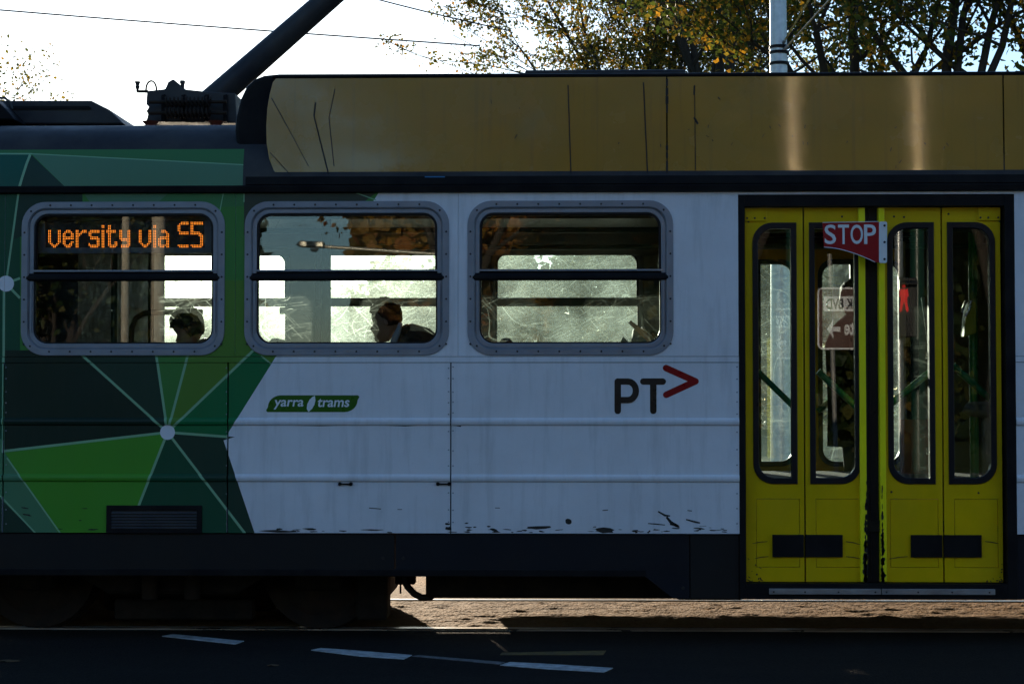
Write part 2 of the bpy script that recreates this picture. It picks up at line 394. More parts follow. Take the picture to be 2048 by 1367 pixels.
# ------------------------------------------------------------------ livery: facets cut into the sheet metal
LIV = ['white']
def li(n):
    n = 'livery_' + n
    if n not in LIV: LIV.append(n)
    return LIV.index(n)
def circ(cx, cy, r, n=20): return [(cx + r * math.cos(2 * math.pi * k / n), cy + r * math.sin(2 * math.pi * k / n)) for k in range(n)]
def seg(a, b, wpx=5):
    d = Vector((b[0] - a[0], b[1] - a[1])).normalized(); n = Vector((-d.y, d.x)) * wpx / 2
    return [(a[0] + n.x, a[1] + n.y), (b[0] + n.x, b[1] + n.y), (b[0] - n.x, b[1] - n.y), (a[0] - n.x, a[1] - n.y)]
H = (335, 864)
FAC = [
    ('mid', [(-900, 240), (-900, 1100), (521, 1100), (447, 880), (790, 333), (790, 240)]),
    ('deep', [(-900, 378), (40, 378), (40, 730), (-900, 730)]),
    ('dark2', [(38, 378), (165, 378), (165, 420), (25, 480)]),
    ('sage', [(162, 378), (345, 378), (300, 420), (190, 420)]),
    ('leafy', [(345, 378), (488, 378), (488, 412), (300, 420)]),
    ('smoke', [(488, 378), (762, 378), (640, 470), (488, 470)]),
    ('dark', [H, (170, 716), (150, 700), (-900, 700), (-900, 960), (5, 901)]),
    ('dark2', [H, (170, 716), (150, 700), (310, 700), (313, 712)]),
    ('deep', [(-900, 700), (8, 700), (8, 960), (-900, 960)]),
    ('mid', [H, (311, 700), (378, 700)]),
    ('olive', [H, (378, 700), (400, 560), (487, 560), (503, 703)]),
    ('emerald', [H, (503, 700), (522, 711), (542, 727), (556, 706), (447, 880), (460, 873)]),
    ('olive', [(503, 700), (522, 711), (542, 727), (556, 706)]),
    ('dark2', [H, (470, 873), (447, 880), (521, 1100), (510, 1100), (495, 1072)]),
    ('deep', [H, (495, 1072), (510, 1100), (230, 1100), (255, 1066)]),
    ('lime', [H, (255, 1066), (245, 1100), (140, 1100), (10, 905)]),
    ('pale', [(10, 905), (140, 1100), (100, 1100), (-10, 985), (-300, 850), (-300, 700), (6, 880)]),
    ('dark2', [(0, 995), (105, 1100), (-900, 1100), (-900, 940)]),
    # cove of the roof
    ('teal', [(-900, 303), (56, 305), (40, 378), (-900, 378)]),
    ('dark2', [(60, 308), (135, 378), (38, 378)]),
    ('sage', [(60, 306), (505, 330), (505, 378), (135, 378)]),
    ('leafy', [(-900, 240), (505, 240), (505, 330), (60, 306), (-900, 303)]),
    ('line', seg((-900, 303), (60, 306), 3)), ('line', seg((60, 306), (505, 330), 2)), ('line', seg((57, 308), (38, 378), 5)),
    ('line', seg((38, 378), (12, 567), 4)),
    ('line', seg(H, (160, 706), 5)), ('line', seg(H, (312, 705), 5)), ('line', seg(H, (377, 705), 5)), ('line', seg(H, (507, 700), 5)),
    ('line', seg(H, (456, 873), 5)), ('line', seg(H, (497, 1075), 5)), ('line', seg(H, (252, 1075), 5)), ('line', seg(H, (3, 902), 5)),
    ('line', seg((522, 711), (542, 727), 3)), ('line', seg((14, 915), (145, 1100), 3)), ('line', seg((0, 990), (100, 1096), 3)),
    ('line', seg((8, 580), (6, 905), 5)), ('line', seg((12, 567), (40, 556), 5)), ('line', seg((12, 567), (40, 596), 5)),
    ('line', seg((430, 470), (447, 385), 2)), ('line', seg((705, 383), (752, 400), 2)), ('line', seg((488, 380), (488, 404), 2)),
    ('cream', circ(*H, 15)), ('cream', circ(12, 567, 16)),
]
FACW = [(li(n), [(P(a, b).x, P(a, b).z) for a, b in poly]) for n, poly in FAC]
def inside(x, z, poly):
    c = False; n = len(poly)
    for i in range(n):
        (x1, z1), (x2, z2) = poly[i], poly[(i + 1) % n]
        if (z1 > z) != (z2 > z) and x < (x2 - x1) * (z - z1) / (z2 - z1) + x1: c = not c
    return c
def liverize(me, top=False):
    bm = bmesh.new(); bm.from_mesh(me)
    for _, poly in FACW:
        n = len(poly)
        for i in range(n):
            (x1, z1), (x2, z2) = poly[i], poly[(i + 1) % n]
            lx, hx, lz, hz = min(x1, x2) - 1e-4, max(x1, x2) + 1e-4, min(z1, z2) - 1e-4, max(z1, z2) + 1e-4
            fs = []
            for f in bm.faces:
                xs = [v.co.x for v in f.verts]; zs = [v.co.z for v in f.verts]
                if max(xs) > lx and min(xs) < hx and max(zs) > lz and min(zs) < hz: fs.append(f)
            if not fs: continue
            g = set(fs)
            for f in fs: g.update(f.edges); g.update(f.verts)
            no = Vector((z2 - z1, 0, -(x2 - x1)))
            if no.length < 1e-7: continue
            bmesh.ops.bisect_plane(bm, geom=list(g), dist=1e-5, plane_co=(x1, 0, z1), plane_no=no)
    for f in bm.faces:
        c = f.calc_center_median()
        if not top and c.y > .012: continue
        k = 0
        for mi, poly in FACW:
            if inside(c.x, c.z, poly): k = mi
        f.material_index = k
    bm.to_mesh(me); bm.free()
def liv_obj(mb, name, parent, split=True, smooth=False, top=False):
    o = mb.build(name, [], parent)
    if split: liverize(o.data, top)
    for n in LIV: o.data.materials.append(M[n])
    if smooth: sm(o.data, smooth)
    return o

# ------------------------------------------------------------------ ground and track
def sheet(name, x0, x1, y0, y1, z, mat, nx=1, ny=1, kind='structure', thick=.0, parent=None):
    mb = MB()
    if thick: mb.box(x0, x1, y0, y1, z - thick, z)
    else: mb.add([(x0, y0, z), (x1, y0, z), (x1, y1, z), (x0, y1, z)], [(0, 1, 2, 3)])
    o = mb.build(name, mat, parent)
    if kind: o['kind'] = kind
    return o
sheet('ground', -900, 900, -400, 1500, -.16, 'lawn')
road = sheet('road', -120, 120, -15.5, 13, -.004, 'asphalt')
WID = 2.65
RAILY = (.607, 2.043)
def uneven_strip(name, x0, x1, y0, y1, z, amp, mat, nx, ny, seed):
    rnd = np.random.RandomState(seed)
    xs, ys = np.linspace(x0, x1, nx), np.linspace(y0, y1, ny)
    h = rnd.rand(ny, nx)
    for _ in range(2): h = (h + np.roll(h, 1, 0) + np.roll(h, 1, 1) + np.roll(h, -1, 1)) / 4
    h = (h - h.mean()) / h.std()
    edge = np.minimum(np.minimum(np.arange(ny), np.arange(ny)[::-1]) / 2., 1)[:, None]
    vs = [(xs[i], ys[j], z + amp * h[j, i] * edge[j, 0]) for j in range(ny) for i in range(nx)]
    fs = [(j * nx + i, j * nx + i + 1, (j + 1) * nx + i + 1, (j + 1) * nx + i) for j in range(ny - 1) for i in range(nx - 1)]
    mb = MB(); mb.add(vs, fs); o = mb.build(name, mat, None, True, clean=False); o['kind'] = 'structure'; return o
uneven_strip('track_bed', -6, 6.5, RAILY[0] + .075, RAILY[1] - .075, .003, .0028, 'asphalt_track', 420, 52, 3)
sheet('track_bed', -6, 6.5, RAILY[1] + .07, 4.8, .001, 'asphalt_track')
for ry in RAILY + (4.9, 6.34):
    mb = MB()
    mb.sweepx([(ry - .05, -.12), (ry + .07, -.12), (ry + .07, .002), (ry + .045, .002), (ry + .042, -.03), (ry + .012, -.03), (ry + .008, .006), (ry - .046, .008), (ry - .05, .003)], -60, 60)
    r = mb.build('rail', 'rail_steel'); r['kind'] = 'structure'
def ground_patch(name, pts, mat, h=.003, base=-.004):
    q = [G(a, b, base) for a, b in pts]; n = len(q); mb = MB()
    mb.add([(p.x, p.y, base + .0005) for p in q] + [(p.x, p.y, base + h + .001) for p in q],
           [tuple(range(n, 2 * n))] + [(i, (i + 1) % n, (i + 1) % n + n, i + n) for i in range(n)])
    return mb.build(name, mat, road)
ground_patch('lane_marking', [(622, 1300), (642, 1296), (700, 1300), (824, 1310), (808, 1318), (720, 1312)], 'line_white')
ground_patch('lane_marking', [(1000, 1330), (1020, 1324), (1100, 1328), (1226, 1336), (1208, 1344), (1100, 1338)], 'line_white')
ground_patch('lane_marking', [(324, 1272), (346, 1268), (488, 1282), (470, 1288)], 'line_white')
ground_patch('worn_marking', [(824, 1312), (838, 1310), (1010, 1324), (998, 1328)], 'line_worn', .002)
ground_patch('worn_marking', [(1000, 1309), (1004, 1305), (1212, 1301), (1206, 1309)], 'line_yellow', .002)
for sgn, y0 in ((1, 13.0), (-1, -15.5)):
    mb = MB(); y1 = y0 + sgn * .3
    mb.sweepx([(y0, -.2), (y0, .10), (y0 + sgn * .03, .13), (y1, .13), (y1, -.2)], -120, 120)
    k = mb.build('kerb', 'kerb_stone'); k['kind'] = 'structure'
sheet('footpath', -120, 120, 13.3, 16.5, .125, 'concrete')
sheet('footpath', -120, 120, -19.0, -15.8, .125, 'concrete')
sheet('lawn', -120, 120, 16.5, 140, .10, 'lawn')
sheet('lawn', -120, 120, -90, -19.0, .10, 'lawn')

# ------------------------------------------------------------------ the tram
tram = empty('tram', (0, 0, 0))
tag(tram, 'green and white tram with yellow folding doors and tan roof fairing, standing across the road', 'tram')
XL, XR = X(-640), X(2760)
def fy(side): return (lambda y: y) if side == 0 else (lambda y: WID - y)
class SB(MB):                                      # mirrors everything across to the far side when side = 1
    def __init__(s, side=0): super().__init__(); s.side = side
    def add(s, vs, fs, mi=0):
        if s.side: vs = [(p[0], WID - p[1], p[2]) for p in vs]
        return super().add(vs, fs, mi)

zS0, zS1 = Z(1066), Z(725)          # lower sheet
zB1 = Z(712)                        # belt strip top
zT = Z(378)                         # cant rail
WCX = [X(246, 558), X(693.5, 556), X(1140.5, 553)]; WCZ = Z(555.5); HW, HH = 206 / 370.1, 155 / 370.1
u = 1 / 370.1
DX0, DX1 = X(1478, 800), X(2032, 800)
xs_cell = [X(8), X(470), X(916), DX0]
WHITE_ONLY = lambda mb, name, par: mb.build(name, 'white', par)

def lower_sheet(side, x0, x1):
    zr1, zr2 = Z(842), Z(955)
    prof = [(0, zS0)]
    for zr in (zr2, zr1):
        prof += [(0, zr - 9 * u), (-.010, zr - 6 * u), (-.013, zr - 1 * u), (-.011, zr + 3 * u), (0, zr + 7 * u)]
    prof += [(0, zS1), (.028, zS1), (.028, zS0)]
    mb = SB(side); mb.sweepx(prof, x0, x1); return mb
for side in (0, 1):
    Y = fy(side)
    body = empty('body_side', parent=tram)
    for a, b in ((XL, X(7)), (X(10), X(455)), (X(458), X(900.5)), (X(903), DX0), (DX1, XR)):
        mb = lower_sheet(side, a, b)
        if side == 0: liv_obj(mb, 'side_panel', body, b < X(903))
        else: WHITE_ONLY(mb, 'side_panel', body)
    # window band
    for i in range(3):
        mb = SB(side)
        hole = rr(WCX[i], WCZ, HW - .02, HH - .02, 38 * u)
        mb.ring(rect_as(xs_cell[i] + .0008, xs_cell[i + 1] - .0008, zB1, zT), hole, 0, .028)
        if side == 0: liv_obj(mb, 'window_panel', body, i < 2)
        else: WHITE_ONLY(mb, 'window_panel', body)
        mb = SB(side); mb.ring(rect_as(xs_cell[i], xs_cell[i + 1], Z(1066), zT + .05), rr(WCX[i], WCZ, HW - .035, HH - .035, 34 * u), .045, .085)
        mb.build('inner_lining', 'interior_wall', body)
    for a, b in ((XL, X(8) - .0008), (DX1, XR)):
        mb = SB(side); mb.box(a, b, 0, .028, zB1, zT)
        if side == 0: liv_obj(mb, 'window_panel', body, a < 0)
        else: WHITE_ONLY(mb, 'window_panel', body)
        mb = SB(side); mb.box(a, b, .045, .085, Z(1066), zT + .05); mb.build('inner_lining', 'interior_wall', body)
    for a, b in ((XL, DX0), (DX1, XR)):
        mb = SB(side); mb.box(a, b, -.004, .027, zS1 + .003, zB1 - .003)
        if side == 0: liv_obj(mb, 'belt_strip', body, a < 0)
        else: WHITE_ONLY(mb, 'belt_strip', body)
        mb = SB(side); mb.box(a, b, .030, .044, Z(1066) + .002, zT); mb2 = mb   # dark sheet behind the joints, below the windows only
    mb = SB(side); mb.box(XL, DX0, .030, .043, Z(1064), zB1 - .02); mb.build('backing_sheet', 'black_trim', body)
    mb = SB(side); mb.box(DX0, DX1, 0.001, .028, Z(390), zT); mb.build('lintel_panel', 'white', body)

# --- side windows
def side_window(i, side):
    cx, cz = WCX[i], WCZ
    wn = empty('side_window', parent=tram)
    o0 = rr(cx, cz, HW, HH, 48 * u, 8); o1 = rr(cx, cz, HW - 13 * u, HH - 13 * u, 37 * u, 8)
    o2 = rr(cx, cz, HW - 15 * u, HH - 15 * u, 35 * u, 8); o3 = rr(cx, cz, HW - 24 * u, HH - 24 * u, 29 * u, 8); o4 = rr(cx, cz, HW - 27 * u, HH - 27 * u, 27 * u, 8)
    mb = SB(side); mb.ring(o0, o1, -.007, .02); mb.ring(o1, o2, -.003, .02); mb.build('window_frame', 'aluminium', wn, bevel=.0025)
    mb = SB(side); mb.ring(o2, o3, .004, .035, 0); mb.build('inner_frame', 'aluminium', wn, bevel=.003)
    mb = SB(side); mb.ring(o3, o4, .010, .04); mb.build('rubber_seal', 'rubber', wn)
    zm = Z(551)
    mb = SB(side); mb.sweepx([(-.001, zm - 9 * u), (-.008, zm - 6 * u), (-.008, zm - 1 * u), (.004, zm + 6 * u), (.012, zm + 9 * u), (.036, zm + 9 * u), (.036, zm - 9 * u)], cx - HW + 10 * u, cx + HW - 10 * u)
    mb.build('transom_bar', 'black_trim' if side == 0 else 'interior_dark', wn, bevel=.002)
    mb = SB(side); mb.box(cx - HW + 22 * u, cx + HW - 22 * u, -.002, .012, zm + 9.5 * u, zm + 13 * u); mb.build('sash_rail', 'aluminium', wn)
    # upper sash sits further in and is a little narrower
    zu0, zu1 = zm + 9 * u, cz + HH - 27 * u
    up_out = rr(cx, (zu0 + zu1) / 2, HW - 26 * u, (zu1 - zu0) / 2, 26 * u, 8, (1, 1, 0, 0)); up_in = rr(cx, (zu0 + zu1) / 2, HW - 29 * u, (zu1 - zu0) / 2 - 2 * u, 23 * u, 8, (1, 1, 0, 0))
    mb = SB(side); mb.ring(up_out, up_in, .022, .034); mb.build('sash_frame', 'rubber', wn)
    mb = SB(side); mb.prism(up_in, .026, .031); mb.build('upper_pane', 'glass_sash' if side == 0 else 'glass_far', wn)
    zl0, zl1 = cz - HH + 26.5 * u, zm - 9 * u
    low = rr(cx, (zl0 + zl1) / 2, HW - 26.5 * u, (zl1 - zl0) / 2, 27 * u, 8, (0, 0, 1, 1))
    mb = SB(side); mb.prism(low, .016, .022); mb.build('lower_pane', 'glass_window' if side == 0 else 'glass_far', wn)
    if side == 0:
        mb = MB(); k = 0
        pts = []
        for q in range(8): pts += [(cx - HW + 58 * u + q * 42 * u, cz + HH - 7 * u), (cx - HW + 58 * u + q * 42 * u, cz - HH + 8 * u)]
        for q in range(6): pts += [(cx - HW + 6 * u, cz + HH - 62 * u - q * 45 * u), (cx + HW - 6 * u, cz + HH - 62 * u - q * 45 * u)]
        for sx in (-1, 1):
            for sz in (-1, 1): pts.append((cx + sx * (HW - 19 * u), cz + sz * (HH - 19 * u)))
        for (x, z) in pts: mb.lathe([(.0058, 0), (.0055, -.002), (.003, -.0032)], (x, -.0072, z), 'y', 8)
        o = mb.build('frame_screws', 'screw', wn); o['kind'] = 'stuff'
        for sx in (-1, 1):      # slide catches on the lower frame
            mb = MB(); mb.box(cx + sx * (HW - 20 * u) - .004, cx + sx * (HW - 20 * u) + .004, -.006, .008, zl0 + 20 * u, zl1 - 4 * u); mb.build('guide_strip', 'aluminium', wn)
for side in (0, 1):
    for i in range(3):
        side_window(i, side)

# --- doors: two pairs of folding leaves
LEAF = [(1493, 1610, 1508, 1596, (0, 1, 1, 0)), (1613, 1734, 1622, 1724, (1, 0, 0, 1)), (1762, 1888, 1779, 1873, (0, 1, 1, 0)), (1891, 2008, 1900, 1996, (1, 0, 0, 1))]
def door(side):
    z0, z1 = Z(1165, 1750), Z(413, 1750)
    fr = empty('door_frame', parent=tram)
    mb = SB(side)
    xa, xb = X(1491, 800), X(2012, 800)
    mb.box(DX0, xa, -.003, .14, Z(1196), Z(391)); mb.build('door_post', 'black_trim', fr, bevel=.004)
    mb = SB(side); mb.box(xb, DX1, -.003, .14, Z(1196), Z(391)); mb.build('door_post', 'black_trim', fr, bevel=.004)
    mb = SB(side); mb.box(xa, xb, -.002, .14, z1 + .004, Z(391)); mb.build('door_header', 'black_trim', fr)
    mb = SB(side); mb.box(xa, xb, -.002, .14, Z(1196), z0 - .004); mb.build('door_sill', 'black_trim', fr)
    for a, b in ((1538, 1761), (1763, 1989)):
        mb = SB(side); mb.box(X(a, 1180), X(b, 1180), -.016, -.0025, Z(1186), Z(1174.5)); st = mb.build('step_strip', 'step_metal', fr, bevel=.002)
        if side == 0:
            mb = MB()
            for t in (.04, .32, .62, .95): mb.lathe([(.005, 0), (.004, -.002)], (X(a, 1180) + t * (X(b, 1180) - X(a, 1180)), -.0162, Z(1181)), 'y', 8)
            s = mb.build('screws', 'screw', st); s['kind'] = 'stuff'
    mb = SB(side); mb.box(X(1735, 800), X(1761, 800), .075, .10, z0, z1); mb.build('meeting_seal', 'rubber', fr)
    mb = SB(side); mb.box(X(1744.5, 800), X(1747, 800), .068, .075, Z(1160), z1); mb.build('seal_lip', 'rubber', fr)
    for a, b in ((1488, 1500), (1606, 1617), (1884, 1895), (2002, 2016)):
        mb = SB(side); mb.box(X(a, 800), X(b, 800), .0865, .105, z0, z1); mb.build('joint_seal', 'rubber', fr)
    for k, (a, b, ga, gb, cor) in enumerate(LEAF):
        lf = empty('door_leaf', parent=tram)
        x0, x1 = X(a, 800), X(b, 800); g0, g1 = X(ga, 700), X(gb, 700); gz0, gz1 = Z(968, 1750), Z(443, 1750)
        gc, gh, gm, gk = (g0 + g1) / 2, (g1 - g0) / 2, (gz0 + gz1) / 2, (gz1 - gz0) / 2
        R = 40 * u
        hole = rr(gc, gm, gh, gk, R, 8, cor)
        mb = SB(side)
        # leaf sheet with the glass opening; the lower field is a pressed panel
        mb.ring(rect_as(x0, x1, gz0 - 22 * u, z1, 8), hole, .05, .085)
        pz0, pz1 = Z(1136, 1750), Z(998, 1750); px0, px1 = x0 + 20 * u, x1 - 9 * u
        mb.ring(rect_as(x0, x1, z0, gz0 - 22 * u, 2), rect_as(px0, px1, pz0, pz1, 2), .05, .085)
        mb.box(px0 + .002, px1 - .002, .052, .083, pz0 + .002, pz1 - .002)
        mb.build('leaf_sheet', 'door_yellow', lf, bevel=.0015)
        in1 = rr(gc, gm, gh - 11 * u, gk - 12 * u, R - 9 * u, 8, cor)
        mb = SB(side); mb.ring(rr(gc, gm, gh + .001, gk + .001, R, 8, cor), in1, .042, .09); mb.build('window_gasket', 'rubber', lf, bevel=.004)
        mb = SB(side); mb.prism(in1, .064, .070); mb.build('glass_pane', 'glass_door' if side == 0 else 'glass_far_door', lf)
        if k in (1, 2):
            e0, e1 = (X(1721, 800), x1 + .001) if k == 1 else (x0 - .001, X(1773.5, 800))
            mb = SB(side); mb.box(e0, e1, .028, .088, z0 + .003, z1 - .002); mb.build('leaf_edge', 'door_edge', lf, bevel=.004)
        vx = [(1547, 1610), (1613, 1688), (1825, 1888), (1891, 1967)][k]
        mb = SB(side); mb.box(X(vx[0], 1090), X(vx[1], 1090), .038, .0515, Z(1115, 1750), Z(1070, 1750)); mb.build('black_plate', 'black_trim', lf, bevel=.002)
        if k in (0, 3) and side == 0:
            hx = (x0, x0 + 44 * u) if k == 0 else (x1 - 44 * u, x1)
            mb = MB(); mb.box(hx[0], hx[1], .040, .0498, Z(440, 1750), z1 - .001); hp = mb.build('hinge_plate', 'door_yellow', lf, bevel=.002)
            mb = MB()
            for t in (.1, .45, .9): mb.lathe([(.006, 0), (.005, -.003)], (hx[0] + t * (hx[1] - hx[0]), .0398, Z(434, 1750)), 'y', 8)
            s = mb.build('rivets', 'screw', hp); s['kind'] = 'stuff'
for side in (0, 1): door(side)
# chipped paint on the closing edges and leaf corners
rnd = random.Random(5)
mb = MB()
def chip(mb, px, py, wpx, hpx, y, n=9, rot=0.):
    pts = []
    for k in range(n):
        t = 2 * math.pi * k / n; r = rnd.uniform(.55, 1.15)
        a, b = r * math.cos(t) * wpx / 2, r * math.sin(t) * hpx / 2
        c, s = math.cos(rot), math.sin(rot)
        q = P(px + a * c - b * s, py + a * s + b * c, y); pts.append((q.x, q.z))
    mb.prism(pts, y - .0008, y)
for k in range(46):
    t = rnd.random() ** .6; chip(mb, 1733 - rnd.uniform(0, 5) * t, 960 + 205 * t, rnd.uniform(2, 9) * (.4 + t), rnd.uniform(5, 20), .027)
    t = rnd.random() ** .6; chip(mb, 1764 + rnd.uniform(0, 4) * t, 960 + 205 * t, rnd.uniform(2, 8) * (.4 + t), rnd.uniform(5, 20), .027)
for k in range(16):
    chip(mb, 1496 + rnd.random() ** 2 * 40, 1165 - rnd.random() ** 2 * 50, rnd.uniform(2, 9), rnd.uniform(1.5, 5), .049, rot=rnd.uniform(.2, 1))
    chip(mb, 2004 - rnd.random() ** 3 * 30, 1162 - rnd.random() ** 2 * 40, rnd.uniform(2, 6), rnd.uniform(1.5, 5), .049, rot=rnd.uniform(-1, -.2))
for a, b in (((1505, 1086), (1535, 1082)), ((1510, 1116), (1537, 1112)), ((1692, 1082), (1720, 1088)), ((1692, 1112), (1722, 1117)), ((1778, 1117), (1815, 1112)), ((1970, 1082), (1996, 1086))):
    stroke(mb, [a, ((a[0] + b[0]) / 2, (a[1] + b[1]) / 2 - 1), b], 1.6, .0495)
o = mb.build('door_wear', 'wear_black', tram); o['kind'] = 'stuff'
mb = MB()
for px, py in ((1498, 434), (1497, 443), (1684, 433), (1788, 433), (1808, 434), (1897, 428), (1999, 442), (1957, 985), (1783, 983)):
    q = P(px, py, .05); mb.lathe([(.006, 0), (.005, -.003)], (q.x, .0499, q.z), 'y', 8)
o = mb.build('door_bolts', 'screw', tram); o['kind'] = 'stuff'

# --- STOP flag on the door
sg = empty('stop_sign', parent=tram)
SY = -.055
low = [(1648, 494)] + [(1648 + (1750 - 1648) * t, 494 + 30 * (t ** 1.7)) for t in (.15, .3, .45, .6, .75, .9, 1.0)]
red = [(1758, 444), (1645, 446)] + low + [(1758, 525)]
mb = MB(); mb.prism([(P(a, b, SY).x, P(a, b, SY).z) for a, b in red], SY, SY + .003); mb.build('flag_plate', 'sign_red', sg)
mb = MB(); mb.prism([(P(a, b, SY).x, P(a, b, SY).z) for a, b in rr(1766, 484.5, 8.2, 41.5, 4, 4)], SY - .001, SY + .012); st = mb.build('mounting_strip', 'sign_white', sg, bevel=.002)
for py in (451, 484, 518):
    q = P(1769, py, SY); mb = MB(); mb.lathe([(.0065, 0), (.006, -.003), (.003, -.0045)], (q.x, SY - .0011, q.z), 'y', 10); mb.build('bolt', 'screw', st)
    q = P(1769, py, SY); mb = MB(); mb.lathe([(.006, 0), (.006, .09)], (q.x, SY + .0125, q.z), 'y', 8); mb.build('stud', 'screw', st)
mb = MB()
for i, ch in enumerate('STOP'):
    a = (1649, 1676, 1701, 1728)[i]; b = (1672, 1698, 1726, 1752)[i]
    text(mb, ch, X(a, 470, SY), X(b, 470, SY), Z(488, 1700, SY), Z(449, 1700, SY), SY - .0012, .012)
mb.build('lettering', 'sign_white', sg, clean=False)
edge = [P(a, b, SY) for a, b in low]
mb = MB(); mb.tube([(p.x, SY, p.z) for p in edge], .0022, 6); mb.build('edge_trim', 'sign_white', sg)
q0, q1 = P(1645, 445, SY), P(1757, 443, SY); mb = MB(); mb.tube([(q0.x, SY, q0.z), (q1.x, SY, q1.z)], .002, 6); mb.build('edge_trim', 'sign_white', sg)

# --- lettering on the side
lg = empty('operator_logo', parent=tram)
def capsule(px0, px1, py0, py1, skew):     # leaf-like green badge: two corners rounded, two nearly sharp
    hh = (py1 - py0); pts = []
    R1 = 26
    for k in range(7):
        t = math.pi / 2 * k / 6; pts.append((px0 + skew + R1 - R1 * math.cos(t), py0 + R1 * .9 - R1 * .9 * math.sin(t)))
    pts += [(px1 - 3, py0), (px1, py0 + 3)]
    for k in range(7):
        t = math.pi / 2 * k / 6; pts.append((px1 - skew - R1 + R1 * math.cos(t), py1 - R1 * .9 + R1 * .9 * math.sin(t)))
    pts += [(px0 + 3, py1), (px0, py1 - 3)]
    return pts
mb = MB(); mb.prism([(P(a, b).x, P(a, b).z) for a, b in capsule(532, 719, 790, 823.5, 4)], -.0012, -.0002); mb.build('logo_badge', 'decal_green', lg)
mb = MB()
text(mb, 'yarra', X(547), X(606), Z(818.5, 600), Z(799, 600), -.0018, .018, .16)
mb.build('lettering', 'decal_white', lg, clean=False); mb = MB()
text(mb, 'trams', X(634), X(698), Z(813.5, 600), Z(796.5, 600), -.0018, .018, .16)
mb.build('lettering', 'decal_white', lg, clean=False)
mb = MB(); leaf = [(630, 791), (631, 800), (629, 809), (624, 817), (617, 823.4), (613.5, 817), (614.5, 808), (619, 799), (625, 793)]
mb.prism([(P(a, b).x, P(a, b).z) for a, b in leaf], -.0024, -.0013); mb.build('logo_leaf', 'decal_white', lg)
pg = empty('transport_logo', parent=tram)
def fat(px_pts, wpx, y0, y1, mb):          # rounded fat stroke
    for (a, b) in zip(px_pts[:-1], px_pts[1:]):
        d = Vector((b[0] - a[0], b[1] - a[1])).normalized(); an = math.atan2(d.y, d.x); out = []
        for k in range(9): t = an + math.pi / 2 + math.pi * k / 8; out.append((a[0] + wpx / 2 * math.cos(t), a[1] + wpx / 2 * math.sin(t)))
        for k in range(9): t = an - math.pi / 2 + math.pi * k / 8; out.append((b[0] + wpx / 2 * math.cos(t), b[1] + wpx / 2 * math.sin(t)))
        mb.prism([(P(*q).x, P(*q).z) for q in out], y0, y1); y0 -= .0002
mb = MB()
fat([(1235.5, 821), (1235.5, 762.5)], 13, -.0012, -.0001, mb)
arc = [(1236, 762.5), (1256, 762.5)] + [(1256 + 15.8 * math.sin(t), 781 - 18.5 * math.cos(t)) for t in [math.pi * k / 10 for k in range(1, 10)]] + [(1256, 799.5), (1238, 799.5)]
fat(arc, 12.5, -.0014, -.0001, mb); mb.build('letter', 'decal_black', pg)
mb = MB(); fat([(1286.5, 762.5), (1325.5, 762.5)], 12.8, -.0012, -.0001, mb); fat([(1306.5, 764), (1306.5, 821)], 12.8, -.0016, -.0001, mb); mb.build('letter', 'decal_black', pg)
mb = MB(); fat([(1332, 735.5), (1391, 762), (1332.5, 789)], 13, -.0012, -.0001, mb); mb.build('arrow_mark', 'decal_red', pg)

# --- scrapes and chipped paint along the bottom of the side
mb = MB()
for k in range(55):
    px = rnd.choice((560, 700, 980, 1060, 1200, 1290, 1350, 1440)) + rnd.gauss(0, 45)
    if not 515 < px < 1472: continue
    px = px; py = 1064 - abs(rnd.gauss(0, 7)); chip(mb, px, py, rnd.uniform(3, 22), rnd.uniform(1, 4.0), -.0002, rot=rnd.uniform(-.1, .1))
for px, py, a, b, r in ((560, 1062, 80, 6, 0), (620, 1057, 36, 5, 0), (745, 1059, 50, 3, 0), (1077, 1054, 66, 7, -.06), (1136, 1043, 15, 13, .5), (1210, 1060, 44, 11, .1), (990, 1060, 20, 7, .3), (1350, 1050, 26, 4, .35),
                        (895, 1047, 12, 5, 0), (897, 1056, 14, 8, 0), (50, 1015, 15, 3, .2), (55, 1029, 20, 4, .2), (170, 1016, 16, 2, 0), (185, 1058, 22, 3, -.05), (120, 1057, 12, 2, 0), (160, 1040, 8, 2, 0)):
    chip(mb, px, py, a, b, -.0003, 11, r)
for pts, wd in (([(1316, 1022), (1330, 1030), (1340, 1031)], 4), ([(1333, 1033), (1342, 1044), (1356, 1051)], 6), ([(1372, 1038), (1390, 1043), (1400, 1045)], 4), ([(1296, 1046), (1310, 1047), (1330, 1049)], 2.5),
                ([(1340, 1048), (1358, 1051)], 3), ([(1375, 1020), (1384, 1021)], 2), ([(1205, 1020), (1216, 1019)], 2), ([(738, 1015), (762, 1017)], 2), ([(795, 1018), (804, 1018)], 1.6), ([(990, 1015), (1000, 1015)], 1.6)):
    stroke(mb, pts, wd, -.0003)
stroke(mb, [(455, 849), (520, 848), (560, 846), (590, 848.5), (640, 849.5), (700, 848), (760, 848), (810, 850), (850, 847.5), (898, 848), (912, 849), (922, 851)], 4.0, -.0010, taper=False)
o = mb.build('paint_scrapes', 'wear_black', tram); o['kind'] = 'stuff'
mb = MB()
for px in (691, 887):
    a = P(px - 12, 967), ; q = P(px, 967); mb.box(q.x - .033, q.x + .033, -.010, -.0002, q.z - .004, q.z + .004); mb.lathe([(.010, 0), (.010, -.012)], (q.x - .03, -.0003, q.z), 'y', 10); mb.lathe([(.010, 0), (.010, -.012)], (q.x + .03, -.0003, q.z), 'y', 10)
    mb.build('hatch_latch', 'black_trim', tram); mb = MB()
mb = MB()
